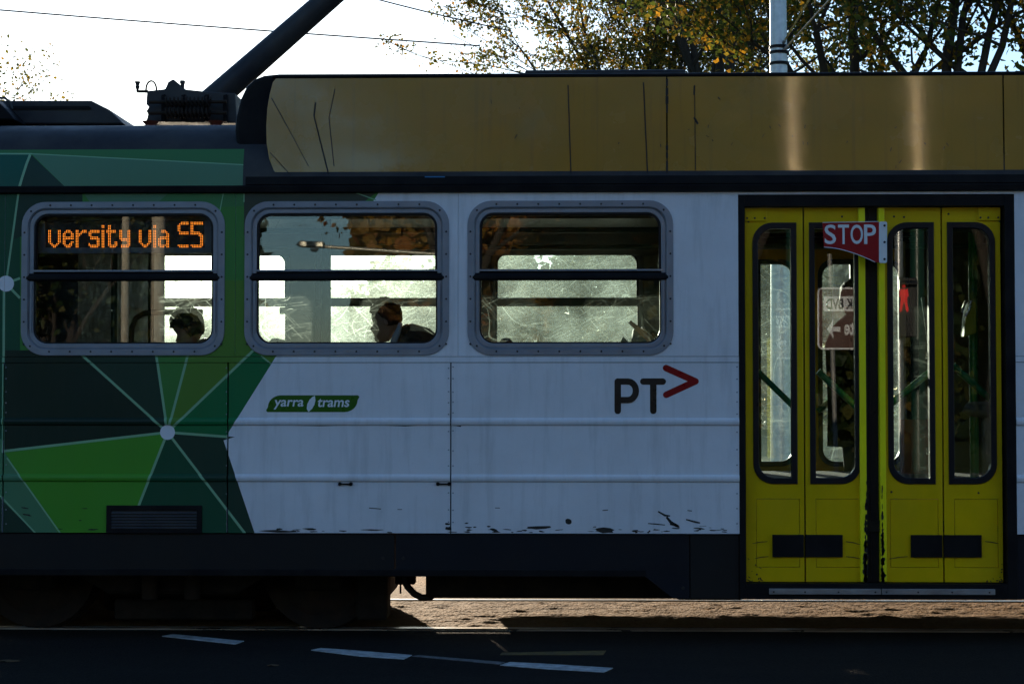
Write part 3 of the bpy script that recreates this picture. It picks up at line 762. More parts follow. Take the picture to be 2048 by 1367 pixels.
for xx in (453, 897, 906, 1474, 12):
    for py in (735, 757, 782, 805, 826, 862, 900, 930, 985, 1018, 1045):
        q = P(xx, py + rnd.uniform(-2, 2)); mb.lathe([(.0045, 0), (.004, -.0015)], (q.x, -.0001, q.z), 'y', 6)
o = mb.build('panel_rivets', 'aluminium', tram); o['kind'] = 'stuff'
# vent grille
vg = empty('vent_grille', parent=tram)
vx0, vx1, vz0, vz1 = X(213, 1040), X(404, 1040), Z(1067), Z(1011)
mb = MB(); mb.ring(rect_as(vx0, vx1, vz0, vz1, 1), rect_as(vx0 + .028, vx1 - .028, vz0 + .022, vz1 - .026, 1), -.008, -.0005); mb.build('grille_frame', 'black_trim', vg, bevel=.002)
mb = MB(); mb.box(vx0 + .01, vx1 - .01, -.0015, -.0006, vz0 + .01, vz1 - .01); mb.build('grille_back', 'wear_black', vg)
for k in range(6):
    zz = vz0 + .026 + k * (vz1 - vz0 - .056) / 6; mb = MB(); mb.sweepx([(-.002, zz + .010), (-.0085, zz), (-.0085, zz + .002), (-.002, zz + .012)], vx0 + .027, vx1 - .027); mb.build('louvre', 'roof_dark', vg)

# --- roof, gutter, fairing
prof = [(-.004, Z(371)), (0, Z(352)), (.012, 2.60), (.04, 2.68), (.085, 2.745), (.15, 2.80), (.24, 2.84), (.36, 2.862), (.6, 2.882), (1.325, 2.905)]
prof = prof + [(WID - y, z) for y, z in reversed(prof[:-1])]
xr = X(486, 300)
mb = MB(); n = len(prof)
mb.add([(XL, y, z) for y, z in prof] + [(xr, y, z) for y, z in prof], [(i, i + 1, n + i + 1, n + i) for i in range(n - 1)])
roof = liv_obj(mb, 'roof', tram, True, 60, True)
roof.data.materials.append(M['roof_dark']); rd = len(roof.data.materials) - 1
for p in roof.data.polygons:
    if p.center.z > 2.69 or p.center.y > 1.0: p.material_index = rd  # upper roof coloured dark for its reflection and steep angle
mb = MB(); mb.add([(xr, y, z) for y, z in prof] + [(XR, y, z) for y, z in prof], [(i, i + 1, n + i + 1, n + i) for i in range(n - 1)])
mb.build('roof_under_fairing', 'roof_dark', tram, True)
for side in (0, 1):
    mb = SB(side); mb.sweepx([(-.004, Z(385)), (-.026, Z(383)), (-.030, Z(372)), (-.024, Z(370)), (.03, Z(370)), (.03, Z(385))], XL, XR); mb.build('gutter', 'black_trim', tram)
    mb = SB(side); mb.sweepx([(.002, Z(369.5)), (-.016, Z(368)), (-.012, Z(352)), (.02, Z(351.5)), (.02, Z(369.5))], X(492, 360), XR); mb.build('fairing_ledge', 'black_trim', tram)
outl = [(2760, 128), (2300, 137), (2048, 142), (1374, 147), (560, 150), (530, 153), (510, 161), (495, 175), (483, 200), (474, 235), (472, 262), (476, 300), (487, 332), (503, 351), (2760, 351)]
fb = [(P(a, b, .10).x, P(min(a, 2048) if a > 2048 else a, b, .10).z) for a, b in outl]
zt = P(1200, 148, .10).z; zb = Z(351)
fb = [(x, zt if (z > zt - .02 and x > X(552)) else max(z, zb)) for x, z in fb]
mb = MB(); mb.prism(fb, .06, WID - .06); mb.build('fairing_shell', 'black_trim', tram, bevel=.02)
for a, b in ((532, 1332.5), (1335.5, 2006.5), (2009.5, 2700)):
    x0, x1 = X(a, 250), X(b, 250); z0, z1 = Z(350.5), P(1200, 157, .05).z
    mb = MB(); ns = 10
    if a == 532:
        left = [(X(551, 157), z1), (X(545, 165), z1 - .02), (X(539, 185), Z(185)), (X(534, 215), Z(215)), (X(532, 250), Z(250)), (X(533, 285), Z(285)), (X(538, 315), Z(315)), (X(547, 338), Z(338)), (X(556, 350), z0)]
    else: left = [(x0, z1), (x0, z0)]
    ol = left + [(x1, z0), (x1, z1)]
    vs = [(x, .004 + .008 * max(0, (z - z0) / (z1 - z0)) ** 1.5, z) for x, z in ol]; nn = len(vs)
    vb = [(x, y + .03, z) for x, y, z in vs]
    mb.add(vs + vb, [tuple(range(nn)), tuple(range(2 * nn - 1, nn - 1, -1))] + [(i, i + nn, (i + 1) % nn + nn, (i + 1) % nn) for i in range(nn)])
    # finer cut so the sheet can curve
    me = mb.mesh('fairing_panel'); bm = bmesh.new(); bm.from_mesh(me)
    for k in range(1, 12):
        bmesh.ops.bisect_plane(bm, geom=bm.faces[:] + bm.edges[:] + bm.verts[:], plane_co=(0, 0, z0 + (z1 - z0) * k / 12), plane_no=(0, 0, 1))
    for v in bm.verts:
        t = max(0, min(1, (v.co.z - z0) / (z1 - z0))); bk = .03 if False else 0
    for v in bm.verts:
        t = max(0, min(1, (v.co.z - z0) / (z1 - z0)))
        lin_ = .0
        front = v.co.y < .004 + .008 * t + .012
        v.co.y = (.004 + .008 * t ** 1.5) + (0 if front else .03)
    bm.to_mesh(me); bm.free()
    o = bpy.data.objects.new('fairing_panel', me); COL.objects.link(o); me.materials.append(M['fairing_gold']); o.parent = tram; sm(me, 50)
mb = MB(); mb.box(X(540), XR, .012, .10, P(1200, 156.5, .05).z, P(1200, 149, .05).z); mb.build('fairing_trim', 'black_trim', tram, bevel=.008)
mb = MB(); mb.box(P(1050, 150, .2).x, P(1370, 150, .2).x, .15, .8, zt - .01, P(1200, 139, .15).z); mb.build('roof_hatch', 'roof_dark', tram, bevel=.012)
def fy_at(py): return .004 + .008 * max(0, min(1, (350.5 - py) / 193.5)) ** 1.5
mb = MB()
def fstroke(pts, wpx):
    q = []
    n = len(pts)
    for i in range(n - 1):
        y = min(fy_at(pts[i][1]), fy_at(pts[i + 1][1])) - .0015
        stroke(mb, [pts[i], pts[i + 1]], wpx, y, taper=False, th=.0006)
def poly(a, b, n=8): return [(a[0] + (b[0] - a[0]) * k / n, a[1] + (b[1] - a[1]) * k / n) for k in range(n + 1)]
fstroke(poly((631, 205), (628, 232), 3), 3); fstroke(poly((628, 232), (657, 348), 8), 2.6)
fstroke(poly((670, 178), (658, 235), 5), 1.5); fstroke(poly((658, 235), (668, 332), 6), 1.6)
fstroke(poly((543, 196), (574, 252), 5), 1.6); fstroke(poly((574, 252), (617, 332), 6), 1.2); fstroke(poly((540, 305), (585, 354), 4), 1.4)
fstroke(poly((1136, 170), (1142, 349), 10), 2.2); fstroke(poly((1287, 165), (1295, 348), 10), 2.4); fstroke(poly((1389, 170), (1391, 340), 10), 1.5)
for a, b in ((158, 172), (176, 190), (192, 208), (210, 226), (291, 300), (305, 316), (322, 346)): fstroke(poly((1334, a), (1334, b), 2), rnd.uniform(4, 6))
fstroke(poly((1389, 172), (1388, 190), 3), 3); fstroke(poly((1388, 235), (1396, 248), 2), 4)
for k in range(26): 
    px, py = rnd.choice(((1600, 260), (1830, 280), (1350, 260), (1000, 250))); px += rnd.gauss(0, 60); py += rnd.gauss(0, 40)
    if 165 < py < 340: fstroke([(px, py), (px + rnd.uniform(-6, 6), py + rnd.uniform(2, 8))], rnd.uniform(1, 2))
o = mb.build('fairing_scratches', 'wear_black', tram); o['kind'] = 'stuff'
mb = MB(); mb.box(X(850, 352), X(890, 352), -.018, -.0165, Z(355), Z(352.5)); simple('tape_blue', (.02, .16, .35), .5); mb.build('blue_tape', 'tape_blue', tram)

# --- roof gear
rg = empty('resistor_box', parent=tram)
def pxprism(pts, ya, yb, mat, name, par, bevel=.01):
    mb = MB(); mb.prism([(P(a, b, ya).x, P(a, b, ya).z) for a, b in pts], ya, yb); return mb.build(name, mat, par, bevel=bevel)
pxprism([(-300, 248), (-300, 201), (182, 201), (218, 219), (248, 248)], .75, 1.95, 'roof_dark', 'box_body', rg)
pxprism([(-300, 218), (-300, 212), (178, 212), (182, 218)], .74, .75, 'black_trim', 'side_flange', rg, 0)
pxprism([(-300, 242), (-300, 160), (-12, 195), (18, 225), (30, 240)], .5, .74, 'black_trim', 'end_shroud', rg)
mb = MB(); q = [P(a, b, .6) for a, b in ((-10, 196), (10, 196), (20, 205), (24, 218))]; mb.tube(q, .008, 6); mb.build('hose', 'cable', rg)
pt = empty('pantograph', parent=tram)
YP = 1.15
pxprism([(292, 243), (296, 228), (292, 222), (298, 214), (292, 208), (294, 182), (330, 178), (336, 164), (346, 158), (356, 166), (364, 178), (420, 184), (470, 186), (474, 246)], YP - .05, YP + .35, 'roof_dark', 'base_frame', pt, .006)
for k in range(2):      # main spring and its rods in front of the base
    zz = P(380, 205 + 22 * k, YP - .1).z; xs0, xs1 = P(300, 210, YP - .1).x, P(455, 210, YP - .1).x
    hel = [(xs0 + (xs1 - xs0) * (.2 + .6 * t / 120), YP - .12 + .028 * math.cos(t * .6), zz + .028 * math.sin(t * .6)) for t in range(121)]
    mb = MB(); mb.tube(hel, .006, 5); mb.build('spring', 'wheel_steel', pt, True)
    mb = MB(); mb.tube([(xs0, YP - .12, zz), (xs1, YP - .12, zz)], .011, 8); mb.build('spring_rod', 'wheel_steel', pt, True)
for a in (322, 362, 408, 446):
    pxprism([(a, 243), (a, 190), (a + 8, 188), (a + 8, 243)], YP - .075, YP - .05, 'black_trim', 'base_rib', pt, .003)
mb = MB(); mb.lathe([(.05, 0), (.05, .02), (.03, .03), (.055, .045), (.03, .06), (.055, .075), (.03, .09), (.05, .11)], (X(310, 240, YP), YP - .12, 2.88)); mb.build('insulator', 'red_brown', pt, True)
mb = MB(); mb.lathe([(.05, 0), (.05, .02), (.03, .03), (.055, .045), (.03, .06), (.055, .075), (.03, .09), (.05, .11)], (X(440, 240, YP), YP - .12, 2.88)); mb.build('insulator', 'red_brown', pt, True)
mb = MB(); mb.tube([P(274, 183, YP), P(296, 183, YP)], .009, 8); mb.tube([P(275, 184, YP), P(275, 176, YP)], .008, 8); mb.build('horn_bracket', 'black_trim', pt)
mb = MB(); q = P(275, 173, YP); mb.lathe([(.010, -.015), (.014, 0), (.010, .006), (.014, .02), (.017, .024), (.017, .03)], q); mb.build('arrester_cap', 'roof_dark', pt)
q = [P(302.5 + 10.5 * math.cos(t), 180 - 18 * math.sin(t), YP) for t in [math.pi * k / 10 for k in range(11)]]
mb = MB(); mb.tube([P(313, 186, YP)] + q + [P(292, 186, YP)], .006, 6); mb.build('lifting_hook', 'black_trim', pt)
mb = MB(); q = P(365, 168, YP); mb.lathe([(.012, -.03), (.012, 0), (.016, .002), (.016, .02)], q); mb.build('arrester_cap', 'roof_dark', pt)
a0, a1 = P(405, 218, YP + .1), P(668, -12, YP + .1); dd = (a1 - a0).normalized()
mb = MB(); mb.tube([a0, a0 + (a1 - a0) * .5, a1, a1 + dd * .75], [.082, .076, .070, .066], 14); arm = mb.build('lower_arm', 'roof_dark', pt, 40)
kn = a1 + dd * .75
mb = MB(); mb.lathe([(.09, -.12), (.09, .12)], kn, 'y', 14); mb.build('knee_joint', 'roof_dark', pt, 40)
hd = kn + Vector((-1.25, 0, 1.0))
for s in (-1, 1):
    mb = MB(); mb.tube([kn + Vector((0, .06 * s, 0)), hd + Vector((0, .35 * s, 0))], .022, 8); mb.build('upper_arm', 'roof_dark', pt, True)
mb = MB(); mb.tube([hd + Vector((0, -.75, -.12)), hd + Vector((0, -.6, 0)), hd + Vector((0, .6, 0)), hd + Vector((0, .75, -.12))], .025, 8); mb.build('pan_head', 'black_trim', pt, True)
CW = hd.z + .03

# --- skirt and running gear
sk = empty('skirt', parent=tram)
for side in (0, 1):
    zb0 = Z(1152); zl = Z(1196) if side == 0 else .245
    pan = [([(XL, zS0 - .006), (X(788.5, 1100), zS0 - .006), (X(788.5, 1100), zb0), (XL, zb0)], 'skirt_brown'),
           ([(X(791, 1100), zS0 - .006), (X(1379, 1100), zS0 - .006), (X(1379, 1100), zl), (X(1346, 1190), zl), (X(1290, 1150), zb0), (X(791, 1100), zb0)], 'skirt'),
           ([(X(1381, 1100), zS0 - .006), (DX0 - .002, zS0 - .006), (DX0 - .002, zl), (X(1381, 1100), zl)], 'skirt_brown'),
           ([(DX1 + .002, zS0 - .006), (XR, zS0 - .006), (XR, zl), (DX1 + .002, zl)], 'skirt')]
    if side == 1: pan[1] = ([(X(791), zS0 - .006), (X(1379), zS0 - .006), (X(1379), zl), (X(905), zl), (X(862), zl + .012), (X(845), zb0), (X(791), zb0)], 'skirt')
    for pl, m_ in pan:
        mb = SB(side); mb.prism(pl, .012, .03); o = mb.build('skirt_panel', m_, sk, bevel=.002)
    mb = SB(side); mb.box(XL, X(1290), .006, .05, zb0 - .003, zb0 + .035) ; mb.build('skirt_flange', 'black_trim', sk, bevel=.004)
mb = MB()
for px, py in ((766, 1115), (806, 1115), (1366, 1175)):
    q = P(px, py, .012); mb.lathe([(.009, 0), (.008, -.002)], (q.x, .0118, q.z), 'y', 10)
o = mb.build('skirt_bolts', 'wear_black', sk); o['kind'] = 'stuff'
eq = empty('underfloor_gear', parent=tram)
zq = P(1000, 1196, .4).z
mb = MB(); mb.box(X(851, 1180, .4), X(1350, 1180, .4), .4, .95, zq, .7); mb.build('equipment_box', 'under_black', eq, bevel=.02)
mb = MB(); mb.box(X(1352), X(1488), .05, .95, P(1400, 1196, .4).z + .03, .6); mb.build('equipment_box', 'under_black', eq, bevel=.02)  # added box behind the skirt joint, stops light showing through
mb = MB(); mb.box(X(1500), XR, .3, 2.3, .34, .60); mb.build('equipment_box', 'under_black', eq, bevel=.02)
mb = MB(); mb.box(XL, XR, .06, WID - .06, .60, .66); mb.build('floor_frame', 'under_black', eq)
bo = empty('bogie', parent=tram)
WR = .33
for wpx in (645, 82):
    wx = P(wpx, 1170, .607).x
    for ry in RAILY:
        s = 1 if ry < 1 else -1
        mb = MB()
        mb.lathe([(.06, -.09), (.10, -.075), (.10, -.05), (.24, -.045), (.26, -.06), (WR, -.06), (WR + .002, .045), (WR + .022, .055), (WR + .022, .075), (.27, .075), (.1, .06), (.1, .07)] if s == 1 else
                 [(.1, -.07), (.1, -.06), (.27, -.075), (WR + .022, -.075), (WR + .022, -.055), (WR + .002, -.045), (WR, .06), (.26, .06), (.24, .045), (.10, .05), (.10, .075), (.06, .09)], (wx, ry, WR + .008), 'y', 40)
        mb.build('wheel', 'wheel_steel', bo, 35)
    mb = MB(); mb.lathe([(.065, .66), (.065, 1.99)], (wx, 0, WR), 'y', 14); mb.build('axle', 'under_black', bo, True)
    mb = MB(); mb.box(wx - .13, wx + .13, .38, .51, .24, .48); mb.build('axle_box', 'under_black', bo, bevel=.03)
xa, xb = P(82, 1170, .607).x, P(645, 1170, .607).x
for yy in (.36, 2.2):
    mb = MB(); mb.prism([(xa - .35, .50), (xa - .2, .34), (xa + .25, .34), (xa + .45, .22), (xb - .45, .22), (xb - .25, .34), (xb + .2, .34), (xb + .32, .50)], yy, yy + .09); mb.build('bogie_frame', 'under_black', bo, bevel=.02)
    mb = MB(); mb.box((xa + xb) / 2 - .38, (xa + xb) / 2 + .42, yy + .2, yy + .32, .05, .17); mb.build('track_brake', 'under_black', bo, bevel=.02)
    for k in (-.12, .12):
        mb = MB(); mb.tube([((xa + xb) / 2 + k, yy - .03, .20), ((xa + xb) / 2 + k, yy - .03, .55)], .045, 12); mb.build('damper', 'wheel_steel', bo, True)
mb = MB(); mb.box(xa + .30, xb - .30, .78, 1.90, .07, .60); mb.build('motor', 'under_black', bo, bevel=.05)  # box kept deep to block light between the wheels
mb = MB(); mb.box(xb + .05, P(770, 1200, .9).x, .78, 1.90, .09, .60); mb.build('underside_blocker', 'under_black', bo, bevel=.05)  # added box that blocks light under the tram beside the wheel
mb = MB(); mb.box(XL, xa - .05, .78, 1.90, .09, .60); mb.build('underside_blocker', 'under_black', bo, bevel=.05)  # same added light blocker, towards the rear end
mb = MB(); mb.box(P(715, 1200, .607).x, P(778, 1200, .607).x, .5, .72, .06, .55); mb.build('sand_box', 'under_black', bo, bevel=.02)
mb = MB(); mb.tube([P(a, b, .62) for a, b in ((806, 1140), (808, 1158), (815, 1172), (828, 1186), (843, 1194), (860, 1194), (874, 1182), (880, 1160))], .020, 8); mb.build('sand_hose', 'cable', bo, True)
mb = MB(); mb.box(P(790, 1180, .9).x, P(830, 1180, .9).x, .9, 1.0, .22, .31); mb.build('bracket', 'under_black', bo, bevel=.01)
mb = MB(); mb.tube([P(801, 1160, .7), P(801, 1186, .7)], .006, 6); mb.build('brake_rod', 'under_black', bo)

# --- inside the tram
inn = empty('saloon', parent=tram)
FZ = .85
mb = MB(); mb.box(XL, DX0, .046, WID - .046, FZ - .05, FZ); mb.build('floor_board', 'interior_floor', inn)
mb = MB(); mb.box(DX1, XR, .046, WID - .046, FZ - .05, FZ); mb.build('floor_board', 'interior_floor', inn)
mb = MB(); mb.box(DX0, DX1, .72, WID - .72, FZ - .05, FZ); mb.build('floor_board', 'interior_floor', inn)
for s in (0, 1):
    mb = SB(s); mb.box(DX0 + .01, DX1 - .01, .145, .44, .34, .38); mb.build('step', 'interior_floor', inn)
    mb = SB(s); mb.box(DX0 + .01, DX1 - .01, .40, .72, .58, .62); mb.build('step', 'interior_floor', inn)
    mb = SB(s); mb.box(DX0 + .01, DX1 - .01, .695, .72, .62, .80); mb.build('step_riser', 'interior_dark', inn)
    for xx in (DX0 - .03, DX1 + .005):
        mb = SB(s); mb.box(xx, xx + .025, .09, .72, .36, 1.25); mb.build('stepwell_side', 'interior_dark', inn)
mb = MB(); mb.box(XL, XR, .046, WID - .046, 2.47, 2.50); mb.build('ceiling_panel', 'interior_ceiling', inn)
for s in (0, 1):
    mb = SB(s); mb.sweepx([(.09, 2.30), (.30, 2.47), (.09, 2.47)], XL, DX0); mb.build('cove_panel', 'interior_wall', inn)
for xx in (XL, XR - .03):
    mb = MB(); mb.box(xx, xx + .03, .002, WID - .002, .36, 2.9); mb.build('end_wall', 'interior_dark', inn)
xb0 = P(262, 600, 1.6).x
mb = MB(); mb.box(xb0 - .04, xb0, 1.25, WID - .09, FZ, 2.46); mb.build('partition', 'interior_dark', inn)
mb = MB(); mb.box(XL, xb0 - .04, WID - .30, WID - .09, FZ, 2.46); mb.build('cabinet', 'interior_dark', inn)
mb = MB(); mb.box(XL, X(120), .35, WID - .09, FZ, 2.46); mb.build('bulkhead', 'interior_dark', inn)
# red pennant stickers on the cabinet front
for pl in ([(211, 592), (244, 602), (215, 660)], [(163, 644), (198, 645), (185, 692), (172, 692)]):
    yy = WID - .31; mb = MB(); mb.prism([(P(a, b, yy).x, P(a, b, yy).z) for a, b in pl], yy - .002, yy); mb.build('red_sticker', 'red_plastic', inn)
def pole(name, pts, r, mat): 
    mb = MB(); mb.tube(pts, r, 10); return mb.build(name, mat, inn, True)
pole('grab_pole', [(X(652, 600, .85), .85, FZ), (X(652, 600, .85), .85, 2.47)], .030, 'pole_dark_green')
pole('grab_pole', [(X(229, 600, .6), .6, FZ), (X(229, 600, .6), .6, 2.47)], .020, 'pole_dark_green')
pole('grab_pole', [(X(303, 560, 1.9), 1.9, FZ), (X(303, 560, 1.9), 1.9, 2.47)], .022, 'pole_dark_green')
pole('grab_pole', [(X(1946, 600, .95), .95, FZ), (X(1946, 600, .95), .95, 2.47)], .026, 'pole_green')
pole('ceiling_rail', [(XL, .75, 2.30), (XR, .75, 2.30)], .017, 'pole_dark_green')
pole('ceiling_rail', [(XL, 1.9, 2.30), (XR, 1.9, 2.30)], .017, 'pole_dark_green')
# green handrails across the door leaves, near and far
pole('door_handrail', [P(1515, 742, .17), P(1597, 822, .17)], .017, 'pole_green')
pole('door_handrail', [P(1636, 742, .17), P(1726, 826, .17)], .019, 'pole_green')
pole('door_handrail', [P(1776, 812, .17), P(1876, 730, .17)], .019, 'pole_green')
pole('door_handrail', [P(1636, 822, 2.45), P(1700, 770, 2.45)], .020, 'pole_green')
pole('door_handrail', [P(1906, 730, .17), P(1996, 812, .17)], .019, 'pole_green')
pole('steel_pole', [(X(1861, 800, .55), .55, .62), (X(1861, 800, .55), .55, 1.62), (X(1857, 700, .62), .75, 1.9)], .014, 'chrome')
for zz in (1.02, 1.56):
    mb = MB(); mb.lathe([(.024, -.02), (.024, .02)], (X(1861, 800, .55), .55, zz), 'z', 12); mb.build('pole_clamp', 'chrome', inn, 40)
# draught screen by the door, seen through the third leaf
mb = MB(); mb.box(X(1802, 850, 1.5), X(1866, 850, 1.5), 1.5, 1.53, .62, P(1830, 838, 1.5).z); mb.build('screen_panel', 'red_brown', inn)
mb = MB(); mb.box(X(1800, 700, 1.55), X(1812, 700, 1.55), 1.55, 1.58, FZ, 2.3); mb.build('screen_post', 'seat_shell', inn)
# ticket reader on its pole
tr = empty('ticket_reader', parent=tram)
pxprism([(1938, 602), (1952, 604), (1954, 665), (1928, 674), (1931, 640)], .80, .90, 'reader_lime', 'reader_body', tr, .008)
mb = MB(); mb.tube([P(a, b, .79) for a, b in ((1923, 624), (1931, 603), (1942, 601), (1938, 620), (1931, 632))], .008, 8); mb.build('reader_loop', 'chrome', tr, True)
mb = MB(); q = P(1946, 640, .88); mb.box(q.x - .02, q.x + .02, .88, .95, q.z - .06, q.z + .06); mb.build('reader_mount', 'interior_dark', tr)
# destination display behind the first window
dp = empty('destination_display', parent=tram)
YD = .075
mb = MB(); mb.ring(rr((X(72, 465, YD) + X(432, 465, YD)) / 2, (Z(506, 246, YD) + Z(430, 246, YD)) / 2, (X(432, 465, YD) - X(72, 465, YD)) / 2, (Z(430, 246, YD) - Z(506, 246, YD)) / 2, .01, 2),
                   rect_as(X(91, 465, YD), X(409, 465, YD), Z(495, 246, YD), Z(441, 246, YD), 2), YD - .004, YD + .06); mb.build('display_bezel', 'display_grey', dp)
mb = MB(); mb.box(X(91, 465, YD), X(409, 465, YD), YD + .004, YD + .05, Z(495, 246, YD), Z(441, 246, YD)); mb.build('display_board', 'display_black', dp)
def R(a, b): return list(range(a, b + 1))
GL = {}
def put(col, rows):
    for r, cs in rows.items():
        for c in cs: GL[(r, col + c)] = 1
def rowsof(spec):
    d = {}
    for rs, cs in spec:
        for r in rs: d.setdefault(r, []); d[r] = d[r] + cs
    return d
gv = rowsof([(R(5, 12), [0, 1, 6, 7]), ([13], [1, 2, 5, 6]), ([14], [2, 3, 4, 5]), ([15], [3, 4])])
put(0, gv); put(56, gv)
put(9, rowsof([([5], R(2, 4)), ([6], R(1, 5)), ([7, 8], [0, 1, 5, 6]), ([9, 10], R(0, 6)), ([11], [0, 1]), ([12], [0, 1, 5, 6]), ([13], [0, 1, 4, 5]), ([14], R(1, 5)), ([15], R(2, 4))]))
put(17, rowsof([(R(5, 15), [0, 1]), ([5], [4, 5, 6]), ([6], [3, 4, 5, 6]), ([7], [2, 3]), ([8], [2])]))
put(25, rowsof([([5], R(1, 6)), ([6], R(0, 6)), ([7, 8], [0, 1]), ([9], R(1, 5)), ([10], R(1, 6)), ([11, 12], [5, 6]), ([13], [0, 5, 6]), ([14], R(0, 6)), ([15], R(1, 5))]))
gi = rowsof([([2, 3], [0, 1]), (R(5, 15), [0, 1])]); put(33, gi); put(65, gi)
put(36, rowsof([(R(2, 13), [1, 2]), ([5, 6], R(0, 5)), ([12, 13], [5, 6]), ([14], R(1, 6)), ([15], R(2, 5))]))
put(44, rowsof([(R(5, 9), [0, 1, 5, 6]), ([10], R(0, 6)), ([11], R(1, 6)), ([12, 13], [5, 6]), ([14], R(1, 6)), ([15], R(1, 5))]))
put(68, rowsof([([5], R(2, 4)), ([6], R(2, 5)), ([7], R(5, 6)), ([8], [5, 6]), ([9], R(1, 6)), ([10], R(0, 6)), (R(11, 13), [0, 1, 5, 6]), ([14], R(0, 6)), ([15], [1, 2, 3, 5, 6])]))
put(80, rowsof([([0], R(2, 6)), ([1], R(1, 6)), (R(2, 5), [0, 1]), ([6, 7], R(1, 6)), ([14], R(0, 6)), ([15], R(1, 6))]))
put(88, rowsof([([0, 1], R(0, 7)), (R(2, 5), [0, 1]), ([6], R(0, 5)), ([7], R(0, 6)), ([8], [5, 6, 7]), (R(9, 13), [6, 7]), ([14], R(0, 7)), ([15], R(1, 6))]))
mb = MB()
for (r, c) in GL:
    q = P(97.2 + c * 3.236, 444.6 + r * 3.27, YD); rad = .95 * u
    n = 6
    mb.add([(q.x, YD - .0005 + .002, q.z)] + [(q.x + rad * math.cos(2 * math.pi * k / n), YD + .0035, q.z + rad * math.sin(2 * math.pi * k / n)) for k in range(n)], [(0, 1 + k, 1 + (k + 1) % n) for k in range(n)])
o = mb.build('led_dots', 'led_amber', dp, clean=False); o['kind'] = 'stuff'
# seats
def seat(px, y0, y1, face=-1, back=True):
    s = empty('passenger_seat', parent=tram); x = X(px, 690, (y0 + y1) / 2)
    mb = MB(); mb.box(x, x + .44, y0, y1, FZ + .36, FZ + .45, bev=.03); mb.build('cushion', 'seat_blue', s, bevel=.02)
    mb = MB(); bx = x + .44
    mb.prism([(bx - .02, FZ + .42), (bx + .05, FZ + .42), (bx + .11, FZ + .80), (bx + .05, FZ + .80)], y0, y1); mb.build('backrest', 'seat_blue', s, bevel=.02)
    mb = MB(); mb.box(x + .08, x + .36, y0 + .1, y1 - .1, FZ, FZ + .36); mb.build('pedestal', 'interior_dark', s, bevel=.02)
for px, a, b in ((835, .12, 1.0), (395, .15, 1.05), (1270, .12, 1.0), (1960, .12, 1.0), (120, 1.7, 2.5), (560, 1.7, 2.5), (1000, 1.7, 2.5)): seat(px, a, b)
mb = MB(); mb.tube([P(a, b, 1.25) for a, b in ((262, 690), (264, 655), (272, 636), (288, 627), (320, 624), (405, 624))], .018, 8); mb.build('seat_grab_rail', 'interior_dark', inn, True)
mb = MB(); mb.tube([P(a, b, 1.75) for a, b in ((560, 621), (600, 621), (618, 626), (628, 640), (630, 690))], .022, 8); mb.build('seat_grab_rail', 'interior_dark', inn, True)

# ------------------------------------------------------------------ people
def grow(verts, edges, rad, name, root=0, sub=2):
    me = bpy.data.meshes.new(name); me.from_pydata([tuple(v) for v in verts], edges, [])
    o = bpy.data.objects.new(name, me); COL.objects.link(o)
    md = o.modifiers.new('skin', 'SKIN'); md.use_smooth_shade = True
    sd = me.skin_vertices[0].data
    for i, r in enumerate(rad):
        r = r if isinstance(r, tuple) else (r, r); sd[i].radius = r; sd[i].use_root = (i == root)
    ss = o.modifiers.new('sub', 'SUBSURF'); ss.levels = sub; ss.render_levels = sub
    bpy.context.view_layer.update()
    m2 = bpy.data.meshes.new_from_object(o.evaluated_get(bpy.context.evaluated_depsgraph_get()))
    bpy.data.objects.remove(o); bpy.data.meshes.remove(me); return m2
